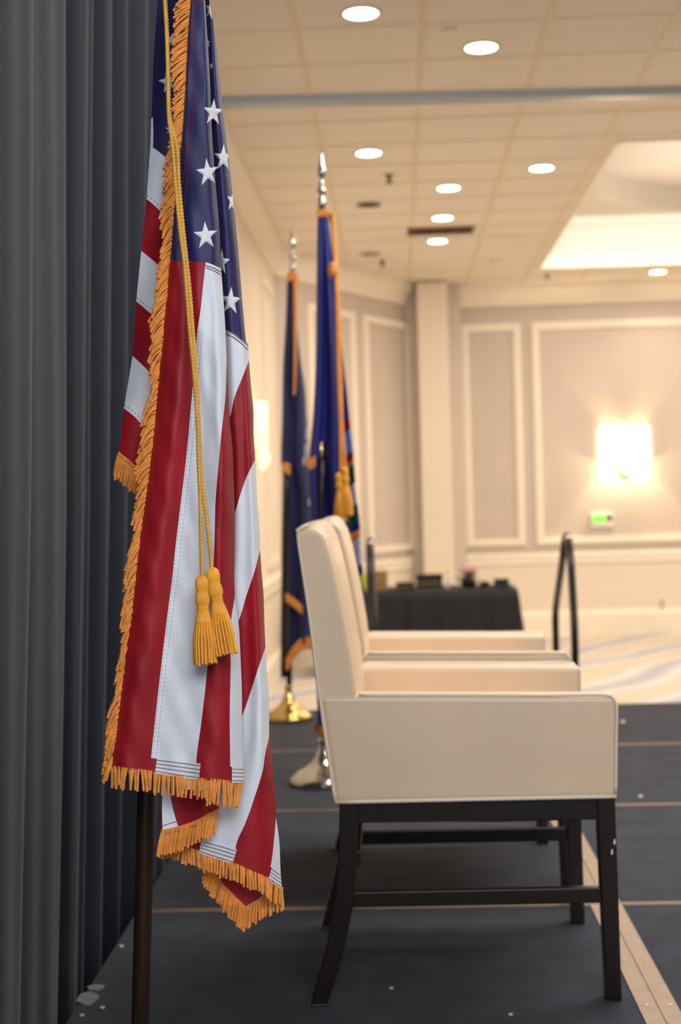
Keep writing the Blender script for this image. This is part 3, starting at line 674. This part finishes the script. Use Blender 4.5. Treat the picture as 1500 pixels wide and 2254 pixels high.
for xx, yy in ((746, 1042), (759, 1028)):
    te = bpy.data.objects.new('tassel', None); C.objects.link(te); te.parent = f2; before = set(C.objects)
    tassel(P(xx, yy, D2-.13), .02, te, 1.45)
    for o in set(C.objects)-before: o.data.transform(Matrix.Translation(-f2.location))
# navy flag farther back
D3 = 7.2
foot3 = Vector((P(640, 1555, D3).x, D3, 0)); foot3.x = P(636, 1555, D3).x; top3 = P(644, 596, D3)
f3 = flag_stand('flag_on_stand', foot3, top3, .122, 'dark navy fringed flag on a brass stand, farthest back of the flags', True, M['brass'])
s3 = Sheet()
L3 = [(633, 610), (630, 700), (624, 800), (622, 920), (620, 1020), (624, 1050), (634, 1100), (636, 1300), (636, 1440)]
R3 = [(655, 610), (655, 720), (661, 784), (672, 860), (676, 940), (680, 1020), (688, 1080), (690, 1160), (692, 1300), (694, 1400)]
def d3(x, y):
    l, r = lerpx(L3, y), lerpx(R3, y); u = (x-l)/(r-l)
    return D3-.05-.035*math.sin(u*math.pi)*sm((y-500)/500)+.028*math.cos(u*10+y/400.)*sm((y-600)/300)
s3.band(L3, R3, d3, 0, step=8)
for a_ in ((674, 955, 5, 12), (672, 990, 4, 14), (668, 1015, 4, 10), (680, 1105, 4, 8), (676, 930, 3, 8)):
    x, y, w_, h_ = a_; s3.band([(x, y-h_), (x+w_, y-h_+2)], [(x-1, y+h_), (x+w_-1, y+h_)], d3, 1, off=.004, step=4)
s3.build('flag_cloth', [M['blue3'], M['silver']], f3, smooth=True, solid=.003)
m = wb()
def f3r(c_, n, dx, dy):
    for p in resample(V2(c_), n=n): m.rope([P(p.x, p.y, D3-.1), P(p.x+dx, p.y+dy, D3-.1)], .0055, .01, 2, 6, .3, step=.002)
f3r([(631, 1306), (650, 1320), (668, 1336)], 24, 0, 18); f3r([(632, 1450), (650, 1420), (668, 1404), (690, 1404)], 34, 0, 26)
f3r([(634, 600), (645, 596), (655, 606)], 12, 0, 20); f3r([(623, 1020), (630, 1018), (638, 1024)], 9, -1, 22)
m.build('fringe', M['fringe'], f3, smooth=True)['kind'] = 'stuff'
m = wb(); m.rope([P(651, 610, D3-.1), P(651, 720, D3-.11), P(650, 800, D3-.11), P(648, 870, D3-.1)], .011, .02, 3, 12, .15, step=.005, taper=.5)
m.build('cord', M['fringe'], f3, smooth=True)
m = wb(); m.rope([P(630, 1040, D3-.09), P(628, 1150, D3-.09), P(626, 1300, D3-.07), P(625, 1490, D3-.02)], .016, n=12, step=.1); m.build('pole_sleeve', M['darkpole'], f3, smooth=True)

# ---------------------------------------------------------------- armchairs
def armchair():
    r = empty('armchair', (0, 0, 0), 'near cream leather armchair with dark wooden legs, beside the striped flag', 'armchair', 'cream armchairs in a row on the stage')
    W = .62; Y_ = -W/2
    at_ = .082
    # arms: side panel outline in x, z
    def side(y0, y1):
        m = MB(); zs = .447
        m.prism([(-.157, zs), (.456, zs), (.461, .668), (-.185, .684)], y0, y1)
        return m
    for y0, y1 in ((Y_, Y_+at_), (-Y_-at_, -Y_)):
        a = side(y0, y1).build('arm', M['leather'], r, bevel=.014, seg=4)
        yo = y0 if y0 == Y_ else y1; s_ = -1 if y0 == Y_ else 1
        w_ = MB(); yo2 = yo+s_*-.003
        w_.rope([(-.1, yo2, .6825), (.1, yo2, .678), (.3, yo2, .6725), (.452, yo2, .6665), (.4595, yo2, .655), (.458, yo2, .56), (.4545, yo2, .455)], .0035, n=8, step=.02)
        w_.rope([(-.157, yo2+s_*.002, .449), (.455, yo2+s_*.002, .449)], .0045, n=8, step=.05)
        w_.build('piping', M['leather_w'], a, smooth=True)
    # back
    prof = [(-.158, .447), (-.186, .69), (-.204, .87), (-.222, 1.034), (-.224, 1.046), (-.214, 1.055), (-.197, 1.058), (-.182, 1.055), (-.168, 1.043), (-.158, 1.02), (-.143, .96), (-.130, .89), (-.118, .82), (-.106, .74), (-.099, .67), (-.096, .6), (-.094, .45)]
    m = MB(); ny = 14; n = len(prof); v = []; f = []
    for k in range(ny+1):
        t = k/ny; y = Y_+.004+(W-.008)*t; e_ = 1-abs(2*t-1)**6
        for (x, z) in prof:
            fx = x+(.005*e_ if x > -.165 and z > .5 else 0)-(.006*(1-e_) if x > -.16 and k in (0, ny) else 0)
            v.append((fx, y, z-(.012*(1-e_) if z > 1.02 and k in (0, ny) else 0)+(.004*e_ if z > 1.02 else 0)))
    for k in range(ny):
        for i in range(n): j = (i+1) % n; f.append((k*n+i, (k+1)*n+i, (k+1)*n+j, k*n+j))
    f.append(tuple(range(n))); f.append(tuple(ny*n+i for i in range(n-1, -1, -1)))
    m.add(v, f); bk = m.build('backrest', M['leather'], r, smooth=True, bevel=.007, seg=3)
    m = MB()
    for s_ in (-1, 1):
        y = s_*(W/2-.002); m.rope([(-.1575, y, .45), (-.186, y, .69), (-.204, y, .87), (-.223, y, 1.04), (-.219, y, 1.05), (-.2, y*.995, 1.057)], .0042, n=8, step=.02)
    m.rope([(-.224, Y_, 1.046), (-.226, 0, 1.05), (-.224, -Y_, 1.046)], .0042, n=8, step=.05)
    m.build('piping', M['leather_w'], bk, smooth=True)
    MB().box((-.1, Y_+at_, .447), (.44, -Y_-at_, .56)).build('seat', M['leather'], r, bevel=.025, seg=4)
    # wood
    m = MB()
    for s_ in (-1, 1):
        y0 = s_*(W/2-.012); y1 = s_*(W/2-.036)
        m.prism([(-.148, .446), (-.15, .4), (.08, .398), (.2, .395), (.45, .396), (.452, .446)], min(y0, y1), max(y0, y1))
    m.box((.425, Y_+.03, .4), (.449, -Y_-.03, .446)); m.box((-.148, Y_+.03, .4), (-.124, -Y_-.03, .446))
    m.build('seat_rail', M['wood'], r, bevel=.003)
    for s_ in (-1, 1):
        ya, yb_ = s_*(W/2-.008), s_*(W/2-.048); a, b = min(ya, yb_), max(ya, yb_)
        m = MB().hexa([(.424, a+.004*(s_ < 0)+.0, 0), (.458, a, 0), (.458, b, 0), (.424, b, 0)], [(.414, a, .446), (.454, a, .446), (.454, b, .446), (.414, b, .446)])
        m.build('leg', M['wood'], r, bevel=.003)
        m = MB(); path = [(-.128, .446), (-.13, .38), (-.136, .30), (-.146, .215), (-.168, .12), (-.205, 0)]; wds = [.021, .021, .021, .021, .02, .0185]
        rows = []
        for (x, z), w_ in zip([(p[0], p[1]) for p in path], wds):
            rows.append([(x-w_, a, z), (x+w_, a, z), (x+w_, b, z), (x-w_, b, z)])
        v = [p for q in rows for p in q]; f = [(k*4+i, k*4+(i+1) % 4, k*4+4+(i+1) % 4, k*4+4+i) for k in range(5) for i in range(4)]+[(0, 1, 2, 3), (23, 22, 21, 20)]
        m.add(v, f).build('leg', M['wood'], r, bevel=.003)
        yc = (a+b)/2
        MB().box((-.145, yc-.011, .212), (.425, yc+.011, .246)).build('stretcher', M['wood'], r, bevel=.003)
    MB().box((-.13, Y_+.04, .3), (-.105, -Y_-.04, .33)).build('stretcher', M['wood'], r, bevel=.003)
    return r
ch = armchair(); ch.location = (-.002, 3.41, 0); ch.rotation_euler = (0, 0, math.radians(.7))
def copy_tree(o, parent=None):
    c_ = o.copy(); C.objects.link(c_); c_.parent = parent
    for k in [k for k in bpy.data.objects if k.parent == o and k.name in C.objects and k != c_]: copy_tree(k, c_)
    return c_
ch2 = copy_tree(ch); ch2.location = (-.0035, 4.25, 0); ch2.rotation_euler = (0, 0, math.radians(1.2))
ch2['label'] = 'second cream leather armchair, standing behind the nearest one in the row'

legn = [o for o in bpy.data.objects if o.parent == ch and o.name.startswith('leg')]
for zz, xx in ((.352, .447), (.33, .441)):
    m = MB(); m.add([(xx-.002, -.3185, zz-.006), (xx+.003, -.3185, zz-.004), (xx+.002, -.3185, zz+.007), (xx-.001, -.3185, zz+.004)], [(0, 1, 2, 3)])
    o = m.build('paint_chip', M['plastic'], legn[0], solid=.0006); o['label'] = 'pale chip in the dark wood'

# ---------------------------------------------------------------- handrails and steps
def handrail(X, label):
    r = empty('handrail', (X, 7.4, 0), label, 'handrail', 'black handrails at the stage steps')
    m = wb(); q = lambda y, z: (X, y, z)
    m.rope([q(7.42, .004), q(7.41, .04), q(7.30, .13), q(7.215, .24), q(7.2, .42), q(7.24, .62), q(7.3, .80), q(7.36, .875), q(7.42, .895), q(7.5, .88), q(7.62, .78), q(7.78, .66), q(7.9, .575), q(8.0, .50), q(8.07, .42), q(8.08, .3), q(8.08, .0), q(8.08, -.49)], .0195, n=16, step=.03)
    m.build('rail_tube', M['black'], r, smooth=True)
    for yy, zz in ((7.42, .002), (8.08, FZ)): m = wb(); m.lathe([(.04, 0), (.04, .008), (.02, .012)], (X, yy, zz), 20); m.build('floor_flange', M['black'], r)
    m = wb(); m.lathe([(.021, -.012), (.0225, -.01), (.0225, .01), (.021, .012)], (X, 7.36, .872), 16, (0, .9, .4)); m.build('joint_collar', M['chrome'], r, smooth=True)
    return r
handrail(P(1243, 1300, 7.6).x, 'black tubular handrail standing right of the chairs at the far edge of the stage')
handrail(P(817, 1250, 7.5).x, 'black tubular handrail seen edge-on beside the black-draped table, left of the stage steps')
stp = empty('stage_steps', (.37, 7.9, FZ), 'small set of dark carpeted steps between the two handrails', 'steps')
for k in range(2):
    m = wb(); m.box((-.08, 7.52+.28*k, FZ), (.82, 7.80+.28*k, -.17-.16*k)); m.build('step', M['deck'], stp)

# ---------------------------------------------------------------- table with linen and things on it
TY0, TY1, TX0, TX1, TZ = 12.9, 13.66, -.66, P(1140, 1300, 12.9).x, P(1140, 1296, 12.9).z
tb_ = empty('folding_table', ((TX0+TX1)/2, (TY0+TY1)/2, FZ), 'long folding table hidden under the black linen by the far wall', 'table')
m = wb(); m.box((TX0, TY0, TZ-.03), (TX1, TY1, TZ-.004)); m.build('tabletop', M['plastic'], tb_)
for x in (TX0+.2, TX1-.2):
    for y in (TY0+.1, TY1-.1): m = wb(); m.rope([(x, y, FZ), (x, y, TZ-.03)], .014, n=10, step=.2); m.build('leg', M['black'], tb_, smooth=True)
def linen():
    per = []; n1, n2 = 90, 40
    for i in range(n1): per.append((TX0+(TX1-TX0)*i/n1, TY0, 0, -1, i/n1*14))
    for i in range(n2): per.append((TX1, TY0+(TY1-TY0)*i/n2, 1, 0, 14+i/n2*6))
    for i in range(n1): per.append((TX1-(TX1-TX0)*i/n1, TY1, 0, 1, 20+i/n1*14))
    for i in range(n2): per.append((TX0, TY1-(TY1-TY0)*i/n2, -1, 0, 34+i/n2*6))
    N_ = len(per); v = []; f = []; rows = 10
    for k in range(rows+1):
        t = k/rows
        for i, (x, y, nx, ny, s_) in enumerate(per):
            o_ = .012+.07*t+.03*t*math.sin(s_*2.1+math.sin(s_))*1.0+.018*t*math.sin(s_*5.3)+(-.012 if k == 0 else 0)
            cx_ = math.copysign(1, x-(TX0+TX1)/2) if abs(ny) and min(x-TX0, TX1-x) < .08 else 0
            v.append((x+nx*o_+cx_*o_*(1-min(x-TX0, TX1-x)/.08 if cx_ else 0), y+ny*o_, TZ-(TZ-FZ-.02)*t-(.003 if k else 0)))
    for k in range(rows):
        for i in range(N_): j = (i+1) % N_; f.append((k*N_+i, k*N_+j, (k+1)*N_+j, (k+1)*N_+i))
    f.append(tuple(range(N_-1, -1, -1))); return MB().add(v, f)
tag(linen().build('tablecloth', M['blackcloth'], smooth=False), 'black linen tablecloth falling to the carpet over the far table', 'tablecloth')
for p in bpy.data.objects['tablecloth'].data.polygons: p.use_smooth = len(p.vertices) < 5
def tx(x, y=13.1): return P(x, 1290, y).x
def bag(name, x0, x1, h, m_, y, label, cat):
    r = empty(name, ((tx(x0, y)+tx(x1, y))/2, y, TZ), label, cat); a, b = tx(x0, y), tx(x1, y); z = TZ+h
    m = wb(); m.hexa([(a+.004, y-.05, TZ), (b-.004, y-.05, TZ), (b-.004, y+.05, TZ), (a+.004, y+.05, TZ)], [(a, y-.045, z), (b, y-.045, z), (b, y+.045, z), (a, y+.045, z)]); m.build('bag_body', m_, r, bevel=.004)
    m = wb(); mid = (a+b)/2; q = (b-a)*.22
    m.rope([(mid-q, y-.045, z-.01), (mid-q, y-.045, z+.03), (mid, y-.045, z+.045), (mid+q, y-.045, z+.03), (mid+q, y-.045, z-.01)], .003, n=6, step=.01); m.build('handle', m_, r, smooth=True)
bag('paper_bag', 827, 854, .18, M['kraft'], 13.15, 'brown paper bag standing at the left end of the black-draped table', 'bag')
bag('gift_bag', 800, 811, .16, M['lime'], 13.2, 'yellow-green gift bag beside the brown paper bag on the far table', 'bag')
def lidbox(x0, x1, h, y, label, spots=None):
    r = empty('presentation_box', ((tx(x0, y)+tx(x1, y))/2, y, TZ), label, 'box', 'dark boxes on the far table'); a, b = tx(x0, y), tx(x1, y)
    m = wb(); m.box((a+.003, y-.06, TZ), (b-.003, y+.06, TZ+h*.7)); m.build('box_body', M['black'], r, bevel=.003)
    m = wb(); m.box((a, y-.063, TZ+h*.7), (b, y+.063, TZ+h)); m.build('lid', M['blackcloth'], r, bevel=.003)
    if spots:
        for k in range(spots):
            m = wb(); m.box((a+.02+(b-a-.04)*k/spots, y-.065, TZ+h*.25), (a+.035+(b-a-.04)*k/spots, y-.06, TZ+h*.5)); m.build('gold_mark', M['yellow'], r)
lidbox(872, 912, .075, 13.05, 'low dark box with gold marks, leftmost of the boxes on the far table', 3)
lidbox(917, 975, .13, 13.3, 'widest dark box with gold marks, in the middle of the far table', 5)
lidbox(1056, 1078, .06, 13.1, 'small dark box right of the flowers on the far table')
lidbox(1088, 1121, .085, 13.05, 'black box at the right end of the black-draped table')
def bottle(x, label, h):
    X = tx(x, 13.2); r = empty('bottle', (X, 13.2, TZ), label, 'bottle')
    m = wb(); m.lathe([(.018, 0), (.02, .005), (.02, h*.55), (.012, h*.72), (.008, h*.78), (.008, h*.9)], (X, 13.2, TZ), 16); m.build('bottle_body', M['pink'], r, smooth=True)
    m = wb(); m.lathe([(.01, h*.9), (.01, h)], (X, 13.2, TZ), 12); m.build('cap', M['crimson'], r, smooth=True)
bottle(986, 'small pale bottle with a red cap left of the flowers on the far table', .15)
fa = empty('flower_arrangement', (tx(1033, 13.2), 13.2, TZ), 'low flower arrangement of grey-green leaves and dusty rose blooms on the far table', 'flowers')
X = tx(1033, 13.2)
m = wb(); m.lathe([(.04, 0), (.06, .01), (.075, .05), (.07, .06), (.05, .055)], (X, 13.2, TZ), 24); m.build('bowl', M['black'], fa, smooth=True)
m = wb()
for k in range(70):
    a, e_ = R(0, 6.28), R(.1, 1.3); d_ = Vector((math.cos(a)*math.cos(e_)*1.5, math.sin(a)*math.cos(e_), math.sin(e_)*1.1)); c0 = Vector((X, 13.2, TZ+.05)); tip = c0+d_*R(.08, .135)
    s_ = d_.cross(Vector((0, 0, 1))).normalized()*.02; mid = c0+(tip-c0)*.6
    m.add([c0, mid-s_, tip, mid+s_, mid+Vector((0, 0, .003))], [(0, 1, 4), (1, 2, 4), (2, 3, 4), (3, 0, 4)])
lf = m.build('foliage', M['leaf'], fa)
for k in range(9):
    a = R(0, 6.28); q = Vector((X+math.cos(a)*R(.01, .09), 13.2+math.sin(a)*.04-.02, TZ+R(.11, .17))); m = wb()
    m.lathe([(.004, -.006), (.02, 0), (.026, .008), (.02, .014), (.008, .012), (.006, .016), (.002, .015)], q, 12, (R(-.5, .5), -.6, 1), .12, 5); m.build('flower', M['petal'], fa, smooth=True)

# ---------------------------------------------------------------- wall fittings
def sconce(loc, rz, label, mat_, power, shade_w=.285, sh_d=.1):
    r = empty('wall_sconce', loc, label, 'wall lamp', 'shaded wall sconces', rz)      # local -y looks into the room, z0 at the shade's middle
    zt_, zb_ = .19, -.19; n = 28; v = []; f = []
    for z in (zb_, zt_):
        for i in range(n+1):
            a = math.pi*i/n; v.append((shade_w*math.cos(a), -.015-sh_d*math.sin(a), z))
    for i in range(n): f.append((i, i+1, n+2+i, n+1+i))
    MB().add(v, f).build('lamp_shade', mat_, r, smooth=True, solid=.004)
    MB().box((-.07, -.012, -.32), (.07, 0, .1)).build('backplate', M['brass'], r, bevel=.004)
    m = MB(); m.rope([(0, -.01, -.22), (0, -.05, -.23), (0, -.055, -.12)], .007, n=8, step=.01); 
    m.build('arm', M['brass'], r, smooth=True)
    MB().lathe([(.004, -.36), (.03, -.33), (.05, -.29), (.055, -.24), (.03, -.19)], (0, -.06, 0), 20).build('lower_diffuser', mat_, r, smooth=True)
    MB().lathe([(.012, -.1), (.022, -.06), (.028, 0), (.02, .04), (.004, .06)], (0, -.055, 0), 16).build('bulb', M['lamp'], r, smooth=True)
    for dz, rx in ((-.08, math.pi), (.08, 0)):
        l = bpy.data.lights.new('sconce_lamp', 'SPOT'); l.energy = power; l.color = (1, .76, .46); l.shadow_soft_size = .02; l.spot_size = math.radians(84); l.spot_blend = .35
        o = bpy.data.objects.new('sconce_lamp', l); C.objects.link(o); o.parent = r; o.location = (0, -.06, dz); o.rotation_euler = (rx, 0, 0)
    l = bpy.data.lights.new('sconce_lamp', 'POINT'); l.energy = power*.12; l.color = (1, .76, .46); l.shadow_soft_size = .03
    o = bpy.data.objects.new('sconce_lamp', l); C.objects.link(o); o.parent = r; o.location = (0, -.13, -.26)
    return r
pc = P(1377, 975, WB-.1)
sconce((pc.x, WB-.001, pc.z), 0, 'brightly glowing shaded sconce on the far panelled wall', M['shade'], 180)
sconce((WL+.001, 11.35, 1.72), -math.pi/2 if False else math.pi/2, 'dimmer glowing sconce on the left wall, half hidden behind the striped flag', M['shade2'], 2.0, .16, .09)
pt = P(1326, 1145, WB)
r = empty('wall_thermostat', (pt.x, WB, pt.z), 'small white wall control with a lit green display below the bright sconce', 'thermostat')
m = wb(); m.box((pt.x-.13, WB-.035, pt.z-.085), (pt.x+.13, WB, pt.z+.085)); m.build('housing', M['plastic'], r, bevel=.01)
m = wb(); m.box((pt.x-.11, WB-.04, pt.z-.02), (pt.x+.04, WB-.0355, pt.z+.05)); m.build('display', M['green'], r)
m = wb(); m.box((pt.x+.045, WB-.039, pt.z+.0), (pt.x+.11, WB-.0355, pt.z+.05)); m.build('button_panel', M['dark'], r)
po = P(1457, 1330, WB)
r = empty('wall_outlet', (po.x, WB-.012, po.z), 'small beige power outlet low on the far wall', 'outlet')
m = wb(); m.box((po.x-.04, WB-.02, po.z-.06), (po.x+.04, WB-.012, po.z+.06)); m.build('cover_plate', M['tbar'], r, bevel=.004)
for dz in (-.028, .028): m = wb(); m.box((po.x-.017, WB-.023, po.z+dz-.015), (po.x+.017, WB-.02, po.z+dz+.015)); m.build('socket', M['vent'], r)

# ---------------------------------------------------------------- ceiling fittings
def cpx(x, y): d = fw+rt*((x-750)/3125.)+up*((1127-y)/3125.); k = 2.4/d.z; return Vector((d.x*k, d.y*k, CZ))
LBL = {(795, 28): 'round recessed ceiling light at the very top of the picture, nearest of all', (1060, 103): 'round recessed ceiling light in front of the metal track, right of the nearest one',
       (812, 336): 'round recessed ceiling light above the tip of the blue flag, just beyond the metal track', (1193, 369): 'round recessed ceiling light left of the raised ceiling tray',
       (988, 413): 'round recessed ceiling light, nearest in the short row leading to the brown vent', (975, 479): 'round recessed ceiling light just in front of the brown vent',
       (964, 530): 'round recessed ceiling light just beyond the brown vent', (1449, 598): 'round recessed ceiling light beyond the raised tray, next to the far wall'}
def downlight(c_, label, power=14, col=(1, .82, .6)):
    r = empty('recessed_ceiling_light', c_, label, 'ceiling light', 'recessed ceiling lights')
    MB().lathe([(.082, 0), (.102, 0), (.104, -.004), (.098, -.009), (.084, -.007), (.082, 0)], (0, 0, 0), 40).build('trim_ring', M['plastic'], r, smooth=True)
    MB().lathe([(.0835, -.002), (.0835, -.006)], (0, 0, 0), 40).build('diffuser', M['lamp'], r)
    l = bpy.data.lights.new('downlight_lamp', 'SPOT'); l.energy = power; l.color = col; l.spot_size = math.radians(130); l.spot_blend = .8; l.shadow_soft_size = .08
    o = bpy.data.objects.new('downlight_lamp', l); C.objects.link(o); o.parent = r; o.location = (0, 0, -.03)
for k, v in LBL.items(): downlight(cpx(*k), v, 30)
def puck(name, x, y, prof, m_, label, cat, grp=None):
    o = MB().lathe(prof, (0, 0, 0), 24).build(name, m_, smooth=True); o.location = cpx(x, y); tag(o, label, cat, grp)
spr = [(.03, 0), (.03, -.008), (.014, -.012), (.012, -.05), (.03, -.056), (.03, -.06), (.006, -.062)]
puck('sprinkler_head', 857, 385, spr, M['dark'], 'dark sprinkler head hanging under the ceiling, nearest of them, right of the blue flag tip', 'sprinkler', 'ceiling sprinklers')
puck('sprinkler_head', 842, 573, spr, M['dark'], 'dark sprinkler head near the far angled wall', 'sprinkler', 'ceiling sprinklers')
puck('sprinkler_head', 1205, 603, spr, M['vent'], 'small sprinkler head near the far wall crown moulding, left of the tray corner', 'sprinkler', 'ceiling sprinklers')
spk = [(.1, 0), (.1, -.006), (.09, -.01), (.02, -.008)]
puck('ceiling_speaker', 812, 450, spk, M['dark'], 'round dark ceiling disc right of the blue flag tip, nearer of the two', 'speaker', 'dark ceiling discs')
puck('ceiling_speaker', 815, 558, spk, M['vent'], 'round brownish ceiling disc near the far sprinkler', 'speaker', 'dark ceiling discs')
puck('smoke_detector', 990, 63, [(.04, 0), (.04, -.006), (.03, -.012), (.01, -.014)], M['tbar'], 'small brownish detector on the ceiling in front of the metal track', 'detector')
puck('smoke_detector', 1090, 572, [(.07, 0), (.07, -.01), (.05, -.03), (.02, -.035)], M['tbar'], 'pale detector on the ceiling near the far wall', 'detector')
va, vb = cpx(897, 497), cpx(1042, 512)
r = empty('ceiling_vent', ((va.x+vb.x)/2, (va.y+vb.y)/2, CZ), 'long brown slotted air vent in the ceiling between two round lights', 'vent')
m = wb(); y0, y1 = cpx(967, 510).y-.32, cpx(967, 510).y+.1
y0, y1 = 12.62, 12.98
m.box((va.x, y0, CZ-.012), (vb.x, y0+.02, CZ)).box((va.x, y1-.02, CZ-.012), (vb.x, y1, CZ)).box((va.x, y0, CZ-.012), (va.x+.02, y1, CZ)).box((vb.x-.02, y0, CZ-.012), (vb.x, y1, CZ)); m.build('frame', M['vent'], r)
m = wb()
for k in range(9): yy = y0+.03+k*.034; m.hexa([(va.x+.02, yy, CZ-.012), (vb.x-.02, yy, CZ-.012), (vb.x-.02, yy+.006, CZ-.012), (va.x+.02, yy+.006, CZ-.012)], [(va.x+.02, yy+.018, CZ-.001), (vb.x-.02, yy+.018, CZ-.001), (vb.x-.02, yy+.024, CZ-.001), (va.x+.02, yy+.024, CZ-.001)])
m.build('slats', M['vent'], r)
m = wb(); m.box((va.x+.02, y0+.02, CZ-.002), (vb.x-.02, y1-.02, CZ-.0005)); m.build('duct_opening', M['vent'], r)
for x, y, l in ((1357, 435, 'small dark spot fitting inside the ceiling tray, the left one'), (1484, 450, 'dark disc fitting inside the ceiling tray at the right edge')):
    d = fw+rt*((x-750)/3125.)+up*((1127-y)/3125.); k = (z2-H)/d.z
    o = MB().lathe(spk if x > 1400 else spr, (0, 0, 0), 20).build('tray_fitting', M['vent'], smooth=True); o.location = (d.x*k, d.y*k, z2); tag(o, l, 'ceiling fitting', 'fittings inside the tray')

# ---------------------------------------------------------------- scraps on the stage floor
def scrap(name, cx_, cy_, rx, ry, m_, label, cat, grp):
    c0 = px_foot(cx_, cy_); e_ = px_foot(cx_+rx, cy_); g_ = px_foot(cx_, cy_-ry); a = e_-c0; b = g_-c0; n = 14; v = []
    for z in (-.0015, .0006):
        random.seed(int(cx_))
        for i in range(n):
            t = 2*math.pi*i/n; k = R(.75, 1.15); v.append(a*math.cos(t)*k+b*math.sin(t)*k+Vector((0, 0, z)))
    mb = MB().add(v, [tuple(range(n-1, -1, -1)), tuple(range(n, 2*n))]+[(i, (i+1) % n, n+(i+1) % n, n+i) for i in range(n)])
    o = mb.build(name, m_); o.location = c0; tag(o, label, cat, grp)
scrap('tape_scrap', 193, 2197, 25, 13, M['paper'], 'larger grey scrap of tape on the stage floor at the foot of the drape', 'tape', 'tape scraps by the drape')
scrap('tape_scrap', 210, 2173, 22, 7, M['paper'], 'narrow grey scrap of tape just behind the larger one by the drape', 'tape', 'tape scraps by the drape')
for x, y, l in ((226, 2217, 'tiny pale fleck right of the tape scraps'), (181, 2234, 'tiny pale fleck below the tape scraps at the bottom edge'), (268, 2082, 'tiny pale fleck between the drape and the dark pole'),
                (1372, 1588, 'pale fleck on the stage right of the near chair, the farther one'), (1411, 1752, 'pale fleck on the stage right of the near chair, the closer one'), (1125, 2232, 'tiny fleck on the stage below the near chair'), (862, 2174, 'tiny fleck on the stage under the near chair')):
    scrap('paper_fleck', x, y, 5, 2.2, M['fleck'], l, 'fleck', 'flecks on the stage carpet')
